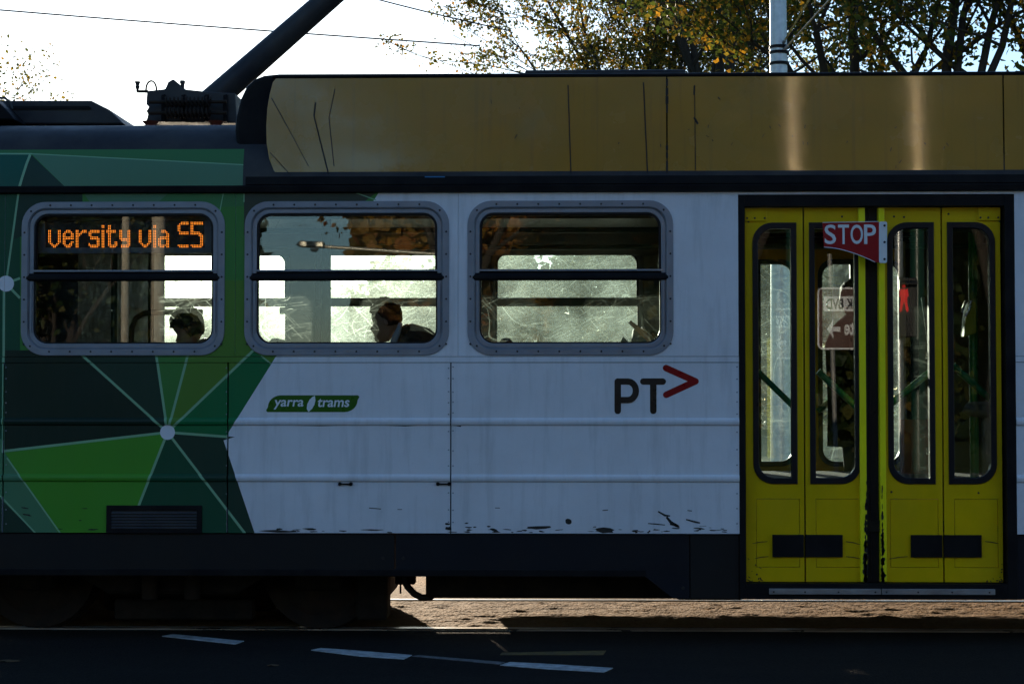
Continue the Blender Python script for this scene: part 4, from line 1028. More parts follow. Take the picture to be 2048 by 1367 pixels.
# head outline: t (0 chin - 1 crown), front, back, half width, in head heights
HP = [(0.0, .30, -.02, .10), (.05, .37, -.06, .19), (.12, .385, -.12, .25), (.18, .36, -.20, .275), (.225, .375, -.26, .285), (.27, .365, -.30, .295), (.32, .37, -.33, .305), (.36, .385, -.36, .315),
      (.42, .36, -.39, .325), (.48, .345, -.41, .332), (.54, .36, -.425, .335), (.60, .372, -.435, .335), (.68, .365, -.435, .33), (.78, .325, -.41, .31), (.87, .25, -.345, .26), (.94, .15, -.25, .19), (1.0, -.02, -.06, .05)]
def head_mesh(mb, c, hgt, fwd, up, mi=0):
    """fwd: unit vector the face looks along; c: centre of the head."""
    f = Vector(fwd).normalized(); upv = (Vector(up) - f * Vector(up).dot(f)).normalized(); s = f.cross(upv)
    n = 24; vs, fs = [], []
    for t, fr, bk, wd in HP:
        for k in range(n):
            a = 2 * math.pi * k / n; ca, sa = math.cos(a), math.sin(a)
            x = fr * ca if ca > 0 else -bk * ca
            y = wd * math.copysign(abs(sa) ** .85, sa)
            if abs(sa) < .3 and ca > 0:                       # nose, lips, brow only near the middle
                w_ = 1 - abs(sa) / .3
                if .27 <= t <= .50: x += .085 * w_ * max(0, 1 - abs(t - .345) / .14)
                if .16 < t < .25: x += .014 * w_
            if ca > 0 and .1 < abs(sa) < .6 and .44 < t < .56: x -= .03      # eye sockets
            vs.append(tuple(Vector(c) + (f * x * .87 + s * y + upv * (t - .5)) * hgt))
    for i in range(len(HP) - 1):
        for k in range(n):
            k2 = (k + 1) % n; fs.append((i * n + k, i * n + k2, (i + 1) * n + k2, (i + 1) * n + k))
    fs += [tuple(range(n - 1, -1, -1)), tuple(range((len(HP) - 1) * n, len(HP) * n))]
    mb.add(vs, fs, mi)
    for sd in (-1, 1):                                        # ears
        e = Vector(c) + (f * -.03 + s * .325 * sd + upv * -.04) * hgt
        ev, ef = [], []
        for r, h in ((.10, 0), (.105, .04), (.07, .06), (.03, .045)):
            for k in range(10):
                a = 2 * math.pi * k / 10; ev.append(tuple(e + (f * (r * .62 * math.cos(a)) + upv * (r * 1.05 * math.sin(a)) + s * sd * h) * hgt))
        for i in range(3):
            for k in range(10): ef.append((i * 10 + k, i * 10 + (k + 1) % 10, (i + 1) * 10 + (k + 1) % 10, (i + 1) * 10 + k))
        ef.append(tuple(range(30, 40))); mb.add(ev, ef, mi)
def hair_mesh(c, hgt, fwd, up, rn, fringe=.70, low=.30, puff=.045, bald_front=True):
    f = Vector(fwd).normalized(); upv = (Vector(up) - f * Vector(up).dot(f)).normalized(); s = f.cross(upv)
    mb = MB(); n = 32; vs, fs = [], []; T = [.26, .32, .4, .48, .56, .64, .70, .76, .82, .88, .93, .97, 1.03]
    for t in T:
        tt = min(t, 1.0)
        for i in range(len(HP) - 1):
            if HP[i][0] <= tt <= HP[i + 1][0]:
                q = (tt - HP[i][0]) / (HP[i + 1][0] - HP[i][0]); fr, bk, wd = [HP[i][j] + q * (HP[i + 1][j] - HP[i][j]) for j in (1, 2, 3)]; break
        for k in range(n):
            a = 2 * math.pi * k / n; ca, sa = math.cos(a), math.sin(a)
            hl = fringe if ca > .45 else (low + (fringe - low) * max(0, (ca + .25) / .7) if ca > -.25 else low)   # hair line
            grow_ = puff * rn.uniform(.7, 1.35) + .012 if t >= hl else -.03
            x = (fr + grow_) * ca if ca > 0 else (-bk + grow_) * ca
            y = (wd + grow_) * math.copysign(abs(sa) ** .85, sa)
            vs.append(tuple(Vector(c) + (f * x * .87 + s * y + upv * (t - .5 + (grow_ * .7 if t > .8 else 0))) * hgt))
    for i in range(len(T) - 1):
        for k in range(n): fs.append((i * n + k, i * n + (k + 1) % n, (i + 1) * n + (k + 1) % n, (i + 1) * n + k))
    fs += [tuple(range((len(T) - 1) * n, len(T) * n))]
    mb.add(vs, fs); return mb
def person(label, J, hair, mats, headsize=.235, headfwd=(-1, 0, -.1), headup=(0, 0, 1), loc=None, hairkw={}):
    """J: joints; mats: (top, trousers, skin, shoes)."""
    V, E, RAD, tagm = [], [], [], []
    def node(p, r, par=None, t=0):
        V.append(Vector(p)); RAD.append(r); tagm.append(t)
        if par is not None: E.append((par, len(V) - 1))
        return len(V) - 1
    pel = node(J['pelvis'], (.135, .12), None, 0)
    mid = node(J['mid'], (.125, .115), pel, 0)
    ch = node(J['chest'], (.15, .125), mid, 0)
    nb = node(J['neckbase'], (.075, .07), ch, 0)
    nk = node(J['neck'], (.055, .055), nb, 2)
    for s in (0, 1):
        sh = node(J['shoulder'][s], .068, ch, 0); el = node(J['elbow'][s], .046, sh, 0); wr = node(J['wrist'][s], .030, el, 0)
        hd_ = Vector(J['hand'][s]); d = (hd_ - V[wr]).normalized(); side = d.cross(Vector(J.get('palm', (0, 0, 1)))).normalized()
        pm = node(hd_, (.030, .020), wr, 2)
        for q, ln in ((-1.5, .062), (-.5, .078), (.5, .074), (1.5, .060)):
            k1 = node(hd_ + d * .045 + side * .017 * q, .0095, pm, 2); k2 = node(hd_ + d * (.045 + ln * .55) + side * .018 * q + Vector((0, 0, -.008)), .0085, k1, 2)
            node(hd_ + d * (.045 + ln * .9) + side * .018 * q + Vector((0, 0, -.03)), .0075, k2, 2)
        th = node(hd_ + d * .005 + side * -.042, .010, pm, 2); node(hd_ + d * .045 + side * -.060, .0085, th, 2)
        hp = node(J['hip'][s], .10, pel, 1); kn_ = node(J['knee'][s], .066, hp, 1); an = node(J['ankle'][s], .042, kn_, 1)
        toe = Vector(J['ankle'][s]) + Vector(J['toe']) ; node(Vector(J['ankle'][s]) + Vector((0, 0, -.06)) + Vector(J['toe']) * .3, .042, an, 3); node(toe + Vector((0, 0, -.065)), .034, len(V) - 1, 3)
    me = grow(V, E, RAD, 'body', pel)
    pv = np.array([tuple(v) for v in V])
    # clothing zones from the nearest bone
    ed = np.array(E)
    A, B_ = pv[ed[:, 0]], pv[ed[:, 1]]; AB = B_ - A; L2 = (AB ** 2).sum(1)
    cen = np.array([p.center[:] for p in me.polygons])
    tt = np.clip(((cen[:, None] - A) * AB).sum(2) / L2, 0, 1); dist = (((A + AB * tt[..., None]) - cen[:, None]) ** 2).sum(2)
    idx = dist.argmin(1); tz = np.array(tagm)[ed[:, 1]][idx]
    mb = MB(); mb.add([tuple(v.co) for v in me.vertices], [tuple(p.vertices) for p in me.polygons]); mb.m = [int(k) for k in tz]
    bpy.data.meshes.remove(me)
    head_mesh(mb, J['head'], headsize, headfwd, headup, 2)
    root = empty('person', loc or J['floor']); bpy.context.view_layer.update()
    def par(o): o.parent = root; o.matrix_parent_inverse = root.matrix_world.inverted(); return o
    b = par(mb.build('body', list(mats), None, True, clean=False))
    h = hair_mesh(J['head'], headsize, headfwd, headup, random.Random(7), **hairkw); par(h.build('hair', hair, None, True))
    tag(root, label, 'person', 'tram passengers')
    return root, par
def two(p, dy): return [Vector(p) + Vector((0, -dy, 0)), Vector(p) + Vector((0, dy, 0))]
# seated man, leaning forward, head in profile
YQ = .33
hd2 = P(771, 641, YQ)
nb2 = P(808, 678, YQ)
J = dict(head=hd2, neck=hd2 + (nb2 - hd2) * .62, neckbase=nb2 + Vector((.035, 0, -.02)), chest=nb2 + Vector((.12, 0, -.10)), mid=nb2 + Vector((.25, 0, -.27)), pelvis=nb2 + Vector((.33, 0, -.36)),
         shoulder=two(nb2 + Vector((.075, 0, -.055)), .15), elbow=two(nb2 + Vector((-.05, 0, -.30)), .17), wrist=two(nb2 + Vector((-.28, 0, -.36)), .15), hand=two(nb2 + Vector((-.34, 0, -.38)), .13),
         hip=two(nb2 + Vector((.28, 0, -.36)), .09))
sz = FZ + .53
for k, v in (('pelvis', sz + .03),): J[k] = Vector((J[k].x, J[k].y, v))
J['hip'] = two((J['pelvis'].x - .06, YQ, sz + .0), .09); J['knee'] = two((J['pelvis'].x - .48, YQ, sz + .02), .10); J['ankle'] = two((J['pelvis'].x - .46, YQ, FZ + .10), .10); J['toe'] = (-.16, 0, 0)
J['floor'] = Vector((J['pelvis'].x - .3, YQ, FZ)); J['mid'] = (J['pelvis'] + J['chest']) / 2 + Vector((.05, 0, 0))
pr, par = person('dark-haired man in a brown jacket leaning forward, in profile in the middle window', J, 'hair_black', ('jacket_dark', 'trousers', 'skin_tan', 'shoe'), .232, (-1, 0, -.16), (-.1, 0, 1), hairkw=dict(fringe=.72, low=.36, puff=.05))
mb = MB(); mb.tube([P(798, 672, YQ), P(812, 674, YQ), P(830, 686, YQ), P(852, 712, YQ), P(868, 760, YQ)], [.055, .085, .115, .145, .15], 16); par(mb.build('jacket', 'jacket_dark', None, True))
mb = MB(); mb.tube([P(801, 646, YQ - .10), P(797, 660, YQ - .115), P(790, 676, YQ - .115), P(786, 692, YQ - .10), P(788, 702, YQ - .08)], [.012, .016, .020, .024, .02], 8); par(mb.build('shirt_collar', 'collar_pale', None, True))
mb = MB(); mb.tube([P(800, 664, YQ - .10), P(810, 660, YQ - .06), P(814, 659, YQ), P(810, 660, YQ + .06), P(800, 664, YQ + .10)], [.022, .030, .034, .030, .022], 8); par(mb.build('jacket_collar', 'jacket_dark', None, True))
# seated passenger by the display window, bowed head
YQ = .37
hd1 = P(376, 658, YQ); nb1 = P(408, 694, YQ)
J = dict(head=hd1, neck=hd1 + (nb1 - hd1) * .6, neckbase=nb1 + Vector((.02, 0, -.02)), chest=nb1 + Vector((.10, 0, -.13)), pelvis=Vector((nb1.x + .24, YQ, sz + .03)),
         shoulder=two(nb1 + Vector((.05, 0, -.06)), .16), elbow=two(nb1 + Vector((-.05, 0, -.30)), .18), wrist=two(nb1 + Vector((-.24, 0, -.30)), .13), hand=two(nb1 + Vector((-.30, 0, -.30)), .10), toe=(-.16, 0, 0))
J['mid'] = (J['pelvis'] + J['chest']) / 2 + Vector((.04, 0, 0))
J['hip'] = two((J['pelvis'].x - .06, YQ, sz), .09); J['knee'] = two((J['pelvis'].x - .47, YQ, sz + .02), .10); J['ankle'] = two((J['pelvis'].x - .45, YQ, FZ + .10), .10); J['floor'] = Vector((J['pelvis'].x - .3, YQ, FZ))
pr, par = person('passenger with bowed head and dark checked jacket, in the window with the lit display', J, 'hair_black', ('jacket_check', 'trousers', 'skin_tan', 'shoe'), .23, (-1, 0, -.45), (-.35, 0, 1), hairkw=dict(fringe=.66, low=.22, puff=.06))
# standing passenger in the far stepwell
YQ = 2.28; FS = .38; sx = X(1708, 700, YQ)
def S(dx, dy, z): return Vector((sx + dx, YQ + dy, FS + z))
J = dict(head=S(0, 0, 1.60), neck=S(.01, 0, 1.47), neckbase=S(.01, 0, 1.40), chest=S(.01, 0, 1.25), mid=S(.01, 0, 1.08), pelvis=S(.0, 0, .95), shoulder=[S(.0, -.17, 1.36), S(.0, .16, 1.36)],
         elbow=[S(-.02, -.22, 1.08), S(.0, .19, 1.08)], wrist=[S(-.01, -.22, .86), S(.0, .19, .86)], hand=[S(-.015, -.215, .79), S(.0, .18, .79)], palm=(1, 0, 0),
         hip=[S(0, -.09, .90), S(0, .09, .90)], knee=[S(-.02, -.09, .50), S(0, .09, .50)], ankle=[S(.01, -.09, .10), S(.02, .09, .10)], toe=(-.16, 0, 0), floor=S(0, 0, 0))
pr, par = person('standing passenger in a long black coat behind the second yellow door leaf', J, 'hair_black', ('coat_black', 'trousers', 'skin_tan', 'shoe'), .235, (.25, 1, -.05), (0, 0, 1), hairkw=dict(fringe=.70, low=.25, puff=.05))
mb = MB(); mb.tube([S(.01, 0, 1.50), S(.01, 0, 1.42), S(.01, 0, 1.3), S(.01, 0, .9), S(.01, 0, .62)], [.07, .15, .20, .185, .19], 18); par(mb.build('coat', 'coat_black', None, True))
# shoulder bag standing on the seat in the third window
bgx = empty('shoulder_bag', (P(1290, 690, .6).x, .6, FZ + .45)); bpy.context.view_layer.update()
def bpar(o): o.parent = bgx; o.matrix_parent_inverse = bgx.matrix_world.inverted(); return o
def pxm(pts, y0, y1): 
    mb = MB(); mb.prism([(P(a, b, y0).x, P(a, b, y0).z) for a, b in pts], y0, y1); return mb
zlow = 760
bpar(pxm([(1268, 655), (1280, 662), (1302, 684), (1312, zlow), (1262, zlow), (1262, 690)], .50, .66).build('bag_body', 'bag_teal', None, bevel=.01))
bpar(pxm([(1283, 652), (1292, 653), (1306, 672), (1326, 700), (1330, zlow), (1306, zlow), (1300, 680)], .52, .70).build('bag_flap', 'bag_olive', None, bevel=.015))
bpar(pxm([(1256, 645), (1262, 640), (1272, 648), (1292, 664), (1304, 682), (1300, 688), (1284, 672)], .485, .498).build('bag_strap', 'bag_tan', None, bevel=.003))
bpar(pxm([(1241, 684), (1246, 672), (1256, 682), (1250, 700), (1290, zlow), (1270, zlow)], .50, .51).build('paper_slip', 'bag_teal', None))
tag(bgx, 'dark teal bag with a tan strap in the lower corner of the third window', 'bag')

# ------------------------------------------------------------------ street things
def post(name, pts, r, mat, parent=None, n=16):
    mb = MB(); mb.tube(pts, r, n); return mb.build(name, mat, parent, True)
# steel pole behind the tram with guy wires
YS = 15.2
pp = empty('tram_wire_pole', (P(1558, 60, YS).x, YS, .125)); bpy.context.view_layer.update()
bx = P(1558, 60, YS).x
def child(o, root): o.parent = root; o.matrix_parent_inverse = root.matrix_world.inverted(); return o
child(post('pole_shaft', [(bx, YS, .125), (bx, YS, 4), (bx - .02, YS, 9.5)], [.15, .128, .110], 'galvanised', None, 24), pp)
for py in (95, 106, 128):
    q = P(1558, py, YS); mb = MB(); mb.lathe([(.134, -.02), (.142, -.02), (.142, .02), (.134, .02)], (bx, YS, q.z), 'z', 24); child(mb.build('band_clamp', 'black_trim'), pp)
for (a, b, c, d) in ((1563, 92, 1627, -14), (1563, 105, 1672, -14)):
    p0, p1 = P(a, b, YS - .05), P(c, d, YS - 1.0); mb = MB(); mb.tube([p0, p0 + (p1 - p0) * 3], .014, 6); child(mb.build('guy_wire', 'bright_steel'), pp)
    q = p0 + (p1 - p0) * .12; mb = MB(); mb.tube([p0, q], .022, 8); child(mb.build('turnbuckle', 'galvanised'), pp)
tag(pp, 'round galvanised steel pole with clamps and guy wires behind the tram roof', 'pole')
for lab, a, b, yy, r in (('thin span wire sloping across the sky from the far edge to the trees', (-60, 14), (960, 92), 14., .011), ('short span wire entering from the top edge towards the first tree', (740, -6), (1020, 62), 18., .012)):
    p0, p1 = P(*a, yy), P(*b, yy); pts = [p0 + (p1 - p0) * t for t in (-.8, 0, .2, .4, .6, .8, 1.)]; pts = [p + Vector((0, 0, -.02 * math.sin(math.pi * k / 6))) for k, p in enumerate(pts)]
    mb = MB(); mb.tube(pts, r, 5); tag(mb.build('span_wire', 'cable'), lab, 'wire', 'overhead wires')
mb = MB(); mb.tube([(-60, 1.25, CW), (hd.x, 1.25, CW), (60, 1.25, CW)], .006, 6); tag(mb.build('contact_wire', 'cable'), 'contact wire running lengthwise above the tram pantograph', 'wire', 'overhead wires')
# things on the near side, met again in the tram's glass
def mirror(px, py, y):           # world point whose mirror image in the tram side shows at this photo pixel
    q = P(px, py, -y); return Vector((q.x, y, q.z))
sgn_ = empty('direction_sign', (0, 0, 0))
YG = -12.0
e0 = mirror(1638, 578, YG); e1 = mirror(1660, 697, YG)
sx0 = mirror(1638, 640, YG).x; szt = mirror(1690, 573, YG).z; szb = mirror(1690, 698, YG).z; sw = .80
def sr(m): return [(x, z) for x, z in rr(sx0 + sw / 2, (szt + szb) / 2, sw / 2 - m, (szt - szb) / 2 - m, max(.01, .07 - m), 5)]
mb = MB(); mb.prism(sr(0), YG - .003, YG); mb.build('sign_border', 'sign_white', sgn_)
mb = MB(); mb.prism(sr(.022), YG, YG + .0015); mb.build('sign_face', 'sign_brown', sgn_)
pzt, pzb = mirror(1690, 591, YG).z, mirror(1690, 621, YG).z; px0 = mirror(1650, 600, YG).x
mb = MB(); mb.prism(rr(px0 + .345, (pzt + pzb) / 2, .345, (pzt - pzb) / 2, .015, 3), YG + .0015, YG + .003); mb.build('name_panel', 'sign_white', sgn_)
mb = MB()
def mtext(body, xr, xl, zb, zt): text(mb, body, xr, xl, zb, zt, YG + .004, .03)
mtext('NK BVD', px0 + .44, mirror(1655, 600, YG).x, mirror(1690, 617, YG).z, mirror(1690, 596, YG).z)
mb.build('lettering', 'decal_black', sgn_, clean=False)
mb = MB(); mtext('ate', mirror(1723, 657, YG).x, mirror(1692, 657, YG).x, mirror(1690, 669, YG).z, mirror(1690, 642, YG).z); mb.build('lettering', 'sign_white', sgn_, clean=False)
az = mirror(1690, 657, YG).z; ax0, ax1 = mirror(1657, 657, YG).x, mirror(1684, 657, YG).x; hh = (ax1 - ax0) * .75
mb = MB(); mb.prism([(ax0, az), (ax0 + .085, az + hh), (ax0 + .07, az + .03), (ax1, az + .03), (ax1, az - .03), (ax0 + .07, az - .03), (ax0 + .085, az - hh)], YG + .0015, YG + .003); mb.build('arrow', 'sign_white', sgn_)
post('post', [(mirror(1664, 540, YG).x + .08, YG - .06, -.004), (mirror(1664, 540, YG).x, YG - .06, mirror(1660, 505, YG).z)], .030, 'post_grey', sgn_)
post('post', [(sx0 + sw - .15, YG - .06, -.004), (sx0 + sw - .18, YG - .06, mirror(1660, 505, YG).z)], .030, 'post_grey', sgn_)
tag(sgn_, 'brown direction sign with white border and arrow, mirrored in the door glass', 'sign')
# pedestrian signal
ts = empty('pedestrian_signal'); YT = -13.0
tp = mirror(1805, 500, YT); c = mirror(1810, 588, YT)
post('pole_shaft', [(tp.x, YT - .12, -.004), (tp.x, YT - .12, mirror(1805, 380, YT).z)], .055, 'galvanised', ts)
mb = MB(); mb.box(c.x - .17, c.x + .17, YT - .08, YT + .06, c.z - .55, c.z + .22); mb.build('lantern_case', 'signal_black', ts, bevel=.02)
mb = MB(); mb.sweepx([(YT + .06, c.z + .16), (YT + .22, c.z + .12), (YT + .22, c.z + .135), (YT + .06, c.z + .18)], c.x - .15, c.x + .15); mb.build('visor', 'signal_black', ts)
mb = MB()
yy = YT + .062
for pl in ([(-.05, .05), (.05, .05), (.062, -.05), (.042, -.05), (.036, -.02), (.04, -.09), (.060, -.24), (.030, -.24), (.0, -.10), (-.030, -.24), (-.060, -.24), (-.04, -.09), (-.036, -.02), (-.042, -.05), (-.062, -.05)],): mb.prism([(c.x + a, c.z + .02 + b) for a, b in pl], yy, yy + .002)
mb.lathe([(.022, 0), (.022, .002)], (c.x, yy, c.z + .105), 'y', 12); mb.build('red_figure', 'signal_red', ts)
tag(ts, 'pedestrian signal showing a red standing figure, mirrored in the third door leaf', 'traffic signal')
# street lamp
sp = empty('street_lamp'); YL = -27.0
h0, h1, h2 = mirror(592, 488, YL), mirror(648, 492, YL), mirror(775, 501, YL)
post('lamp_arm', [h1 + Vector((-.1, 0, 0)), (h1 + h2) / 2 + Vector((0, 0, .0)), h2, Vector((mirror(912, 520, YL).x, YL, h2.z - .10))], .035, 'lamp_body', sp)
post('lamp_post', [(mirror(912, 520, YL).x, YL, .1), (mirror(912, 520, YL).x, YL, h2.z - .06)], [.10, .06], 'lamp_body', sp)
mb = MB(); mb.prism([(h0.x, h0.z - .02), (h0.x + .08, h0.z + .07), (h1.x, h1.z + .09), (h1.x, h1.z - .03), (h0.x + .1, h0.z - .06)], YL - .11, YL + .11); mb.build('lamp_head', 'lamp_body', sp, bevel=.02)
mb = MB(); q = mirror(628, 499, YL); mb.lathe([(.09, .06), (.085, 0), (.05, -.04)], q, 'z', 14); mb.build('lamp_bowl', 'sign_white', sp, True)
tag(sp, 'street lamp with one side arm, mirrored in the middle window', 'street lamp')
for lab, a, wd, yy in (('slim beige pole, the one mirrored behind the letter y of the display', 249, 17, -19.0), ('stout beige pole mirrored behind the letter a before the display figures', 315, 30, -19.6)):
    q = mirror(a, 600, yy); r = wd / FPX * (CAMD - yy) / 2
    o = post('beige_pole', [(q.x, yy, .1), (q.x, yy, 6.2)], [r, r * .9], 'pole_beige', None); tag(o, lab, 'pole', 'beige poles on the near pavement')
for lab, a, yy in (('added steel pole in a green sleeve, its glint streaking the fairing near the seam', 1588, -16.5), ('added steel pole in a green sleeve, its glint streaking the fairing above the red figure', 1836, -17.0)):
    q = mirror(a, 300, yy); o = empty('glint_pole', (q.x, yy, .1))
    post('pole_shaft', [(0, 0, 4.25), (0, 0, 8.0)], .095, 'bright_steel', o, 24); post('masking_sleeve', [(0, 0, 0), (0, 0, 4.25)], .105, 'pole_dark_green', o, 24); tag(o, lab, 'pole', 'added steel poles on the near pavement')  # added poles for the fairing streaks; sleeve keeps them dull in the door glass

# ------------------------------------------------------------------ trees
def tree(label, base, height, spread, seed, leaf_mat, n_leaf, leaf, group, trunk_h=.32, levels=4, clump=.45, trunk_r=None, kids=4, lean=0.):
    rn = random.Random(seed); rs = np.random.RandomState(seed)
    root = empty('tree', base)
    segs = []; tips = []
    def branch(p, d, ln, r, lv):
        n = 4 if lv > 1 else 3; pts = [p]; rad = [r]
        for k in range(n):
            d = (d + Vector((rn.uniform(-1, 1), rn.uniform(-1, 1), rn.uniform(-.5, .7))) * .22).normalized()
            p = p + d * (ln / n); pts.append(p); rad.append(r * (1 - .45 * (k + 1) / n))
            if lv > 0 and k >= 1:
                for _ in range(1 if rn.random() < .8 else 0):
                    ax = Vector((rn.uniform(-1, 1), rn.uniform(-1, 1), rn.uniform(-.35, .6))).normalized()
                    nd = (d * .55 + ax * .85).normalized(); branch(p, nd, ln * rn.uniform(.5, .72), rad[-1] * .50, lv - 1)
            if lv <= 1: tips.append((p, d, lv))
        segs.append((pts, rad, 7 if lv > 2 else (5 if lv > 0 else 3)))
        if lv > 0:
            for _ in range(2):
                nd = (d + Vector((rn.uniform(-1, 1), rn.uniform(-1, 1), rn.uniform(-.2, .6))) * .6).normalized(); branch(p, nd, ln * rn.uniform(.55, .75), rad[-1] * .65, lv - 1)
    tr_ = trunk_r or height * .022
    th = height * trunk_h; top = Vector((lean * th, 0, th))
    mid_ = top * .5 + Vector((rn.uniform(-.1, .1), rn.uniform(-.1, .1), 0)) * 1.0
    mbt = MB(); mbt.tube([Vector((0, 0, -.1)), Vector((0, 0, .25)), mid_, top], [tr_ * 1.5, tr_ * 1.1, tr_, tr_ * .85], 10)
    for k in range(kids):
        a = 2 * math.pi * (k + rn.uniform(-.25, .25)) / kids; up = rn.uniform(.7, 1.5)
        d = Vector((math.cos(a) * spread, math.sin(a) * spread, up * height * .42)).normalized()
        branch(top - Vector((0, 0, rn.uniform(0, .12) * th)), d, height * .36, tr_ * .45, levels - 1)
    branch(top, Vector((0, 0, 1)), height * .38, tr_ * .55, levels - 1)
    def put_(mb, name, mat): o = mb.build(name, mat, root, True, clean=False); return o
    put_(mbt, 'trunk', 'bark')
    mb = MB()
    for pts, rad, n in segs: mb.tube(pts, [max(q, .011) for q in rad], n, cap=False)
    put_(mb, 'branches', 'bark')
    # leaves
    tp = np.array([t[0][:] for t in tips]); k = rs.randint(0, len(tp), n_leaf)
    cs = rs.rand(len(tp)) ** 1.5; k = rs.choice(len(tp), n_leaf, p=cs / cs.sum())
    c = tp[k] + rs.normal(0, clump * .5, (n_leaf, 3)) * np.array([1, 1, .75])
    a = rs.normal(size=(n_leaf, 3)); a /= np.linalg.norm(a, axis=1)[:, None]
    b = np.cross(a, rs.normal(size=(n_leaf, 3))); b /= np.linalg.norm(b, axis=1)[:, None]
    sz_ = leaf * rs.uniform(.55, 1.25, (n_leaf, 1)); nrm = np.cross(a, b)
    v = np.stack([c - a * sz_ * .5, c + b * sz_ * .34 + nrm * sz_ * .10, c + a * sz_ * .55, c - b * sz_ * .34 + nrm * sz_ * .10], 1).reshape(-1, 3)
    me = bpy.data.meshes.new('crown'); me.vertices.add(len(v)); me.vertices.foreach_set('co', v.ravel())
    me.loops.add(len(v)); me.loops.foreach_set('vertex_index', np.arange(len(v))); me.polygons.add(n_leaf)
    me.polygons.foreach_set('loop_start', np.arange(0, len(v), 4)); me.update(calc_edges=True)
    me.materials.append(M[leaf_mat]); o = bpy.data.objects.new('crown', me); COL.objects.link(o); o.parent = root
    tag(root, label, 'tree', group)
    return root
FT = 'trees beyond the tram'
def tb(px, y): return (P(px, 400, y).x, y, .1)
tree('round autumn tree whose crown meets the open sky beside the first wire', tb(1235, 44), 15.0, .8, 11, 'leaf_autumn', 30000, .125, FT, .30, 4, .40)
tree('autumn tree with a dark forked trunk between the first tree and the steel pole', tb(1370, 48), 15.5, .9, 21, 'leaf_autumn', 20000, .13, FT, .32, 4, .42)
tree('half-bare tree with dark limbs just beside the steel pole', tb(1432, 40), 16.0, 1.0, 31, 'leaf_autumn', 14000, .125, FT, .40, 4, .42)
tree('leafy green and gold tree directly behind the steel pole', tb(1690, 27), 13.0, 1.1, 41, 'leaf_mixed', 21000, .14, FT, .34, 4, .46)
tree('leafy tree with three thick upright limbs near the far end of the roof', tb(1905, 25), 12.5, 1.0, 53, 'leaf_mixed', 21000, .14, FT, .44, 4, .46, .24)
tree('tall leafy tree standing furthest along beyond the last yellow leaf', tb(2180, 27), 13.0, 1.0, 67, 'leaf_mixed', 18000, .14, FT, .34, 4, .46)
tree('sparse tree at the edge of the sky above the dark roof box', tb(-150, 40), 10.5, 1.0, 71, 'leaf_autumn', 9000, .12, FT, .30, 4, .5)
NT = 'gold trees on the near pavement'
for lab, x, y, h, s_ in (('golden tree mirrored in the corner of the middle window', -2.2, -30, 12.5, 83), ('golden tree mirrored over the third window', 4.0, -30, 13, 87),
                         ('golden tree mirrored over the yellow doors', 10.0, -30, 13, 89), ('golden tree mirrored past the last door leaf', 17.5, -31, 13, 93)):
    tree(lab, (x, y, .1), h, 1.0, s_, 'leaf_gold', 20000, .20, NT, .20, 4, .8, kids=5)
for lab, x, y, s_ in (('added dark green tree mirrored in the unlit part of the display window', -10.5, -27, 95), ('added dark green tree standing behind the beige poles', -14.5, -29, 97)):
    tree(lab, (x, y, .1), 9, 1.0, s_, 'leaf_green', 16000, .20, NT, .10, 4, .9, kids=6)  # unseen trees added to darken the reflection in the display window

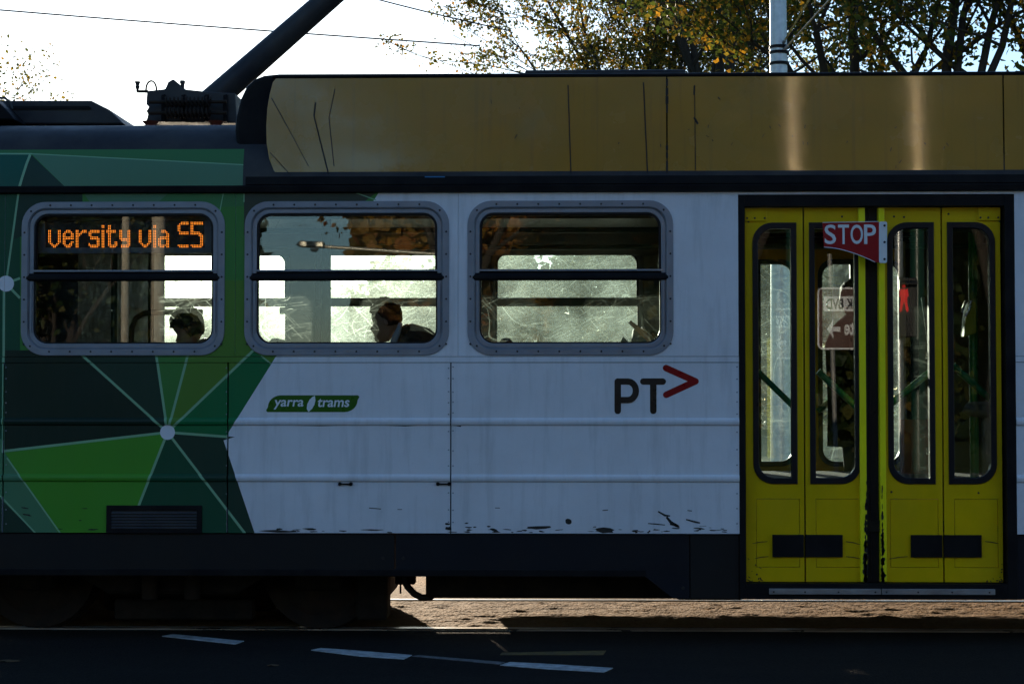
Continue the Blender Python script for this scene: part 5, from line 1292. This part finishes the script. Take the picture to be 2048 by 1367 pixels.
# distant planting seen through the far windows: a mass no one could count
def mass(name, label, x0, x1, y0, y1, hts, n, leaf, mat, seed):
    rs = np.random.RandomState(seed)
    x = rs.uniform(x0, x1, n); y = rs.uniform(y0, y1, n)
    hm = np.interp(x, np.linspace(x0, x1, len(hts)), hts) * (1 + .10 * np.sin(x * 1.3 + seed) + .07 * np.sin(x * 3.1) + .06 * rs.normal(size=n))
    z = hm * rs.rand(n) ** .7
    c = np.stack([x, y, z + .1], 1)
    a = rs.normal(size=(n, 3)); a /= np.linalg.norm(a, axis=1)[:, None]; b = np.cross(a, rs.normal(size=(n, 3))); b /= np.linalg.norm(b, axis=1)[:, None]
    s_ = leaf * rs.uniform(.6, 1.3, (n, 1))
    v = np.stack([c - a * s_ * .5, c + b * s_ * .35, c + a * s_ * .5, c - b * s_ * .35], 1).reshape(-1, 3)
    me = bpy.data.meshes.new(name); me.vertices.add(len(v)); me.vertices.foreach_set('co', v.ravel()); me.loops.add(len(v)); me.loops.foreach_set('vertex_index', np.arange(len(v)))
    me.polygons.add(n); me.polygons.foreach_set('loop_start', np.arange(0, len(v), 4)); me.update(calc_edges=True); me.materials.append(M[mat])
    o = bpy.data.objects.new(name, me); COL.objects.link(o); tag(o, label, 'shrubbery', None, 'stuff')
mass('far_shrubbery', 'mass of green shrubs far beyond the tram windows', -25, 35, 66, 80, [5.2, 5.2, 5.3, 5.5, 6.0, 6.9, 8.0, 8.6, 8.6, 8.6, 8.4, 8.4, 8.4, 8.4, 8.4, 8.4], 130000, .38, 'leaf_green', 5)
mass('added_shrubbery', 'added mass of dark shrubs behind the gold trees', 0, 34, -46, -40, [4, 5.5, 6.5, 6.5, 6, 6.5], 26000, .5, 'leaf_green', 15)  # unseen mass added so the door and window reflections go dark
mass('added_evergreens', 'added dark evergreens blocking the sky behind the beige poles', -24, -7.5, -36, -31, [7.5, 7.5, 7.2, 6.5], 22000, .45, 'leaf_green', 35)  # unseen mass added to fill sky gaps in the window reflection
mass('near_treeline', 'mass of golden foliage closing the park behind the gold trees', -7, 40, -60, -50, [9, 13, 15, 16, 16, 16, 16], 52000, .8, 'leaf_gold', 25)
mass('far_treeline', 'thin far line of planting along the horizon', -60, -7, 95, 110, [3, 2.2, 2.4, 1.4, 1.8, 1.6], 14000, .5, 'leaf_green', 9)

# fallen leaves on the asphalt
def fallen(px, py, s, rot, lab):
    q = G(px, py, -.004); pts = []
    for k in range(12):
        t = 2 * math.pi * k / 12; r = s * (.55 + .45 * (k % 2)) ; pts.append((r * math.cos(t), r * .6 * math.sin(t), .004 + .003 * math.cos(3 * t)))
    c_, s_ = math.cos(rot), math.sin(rot)
    mb = MB(); mb.add([(q.x, q.y, .006)] + [(q.x + a * c_ - b * s_, q.y + a * s_ + b * c_, -.003 + z) for a, b, z in pts], [(0, 1 + k, 1 + (k + 1) % 12) for k in range(12)])
    o = mb.build('fallen_leaf', 'leaf_brown', None, clean=False)
    md = o.modifiers.new('thick', 'SOLIDIFY'); md.thickness = .001
    tag(o, lab, 'leaf', 'fallen leaves on the asphalt')
fallen(546, 1331, .035, .2, 'fallen leaf lying below the second white lane dash')
fallen(18, 1322, .07, .1, 'large curled fallen leaf at the near corner of the asphalt')
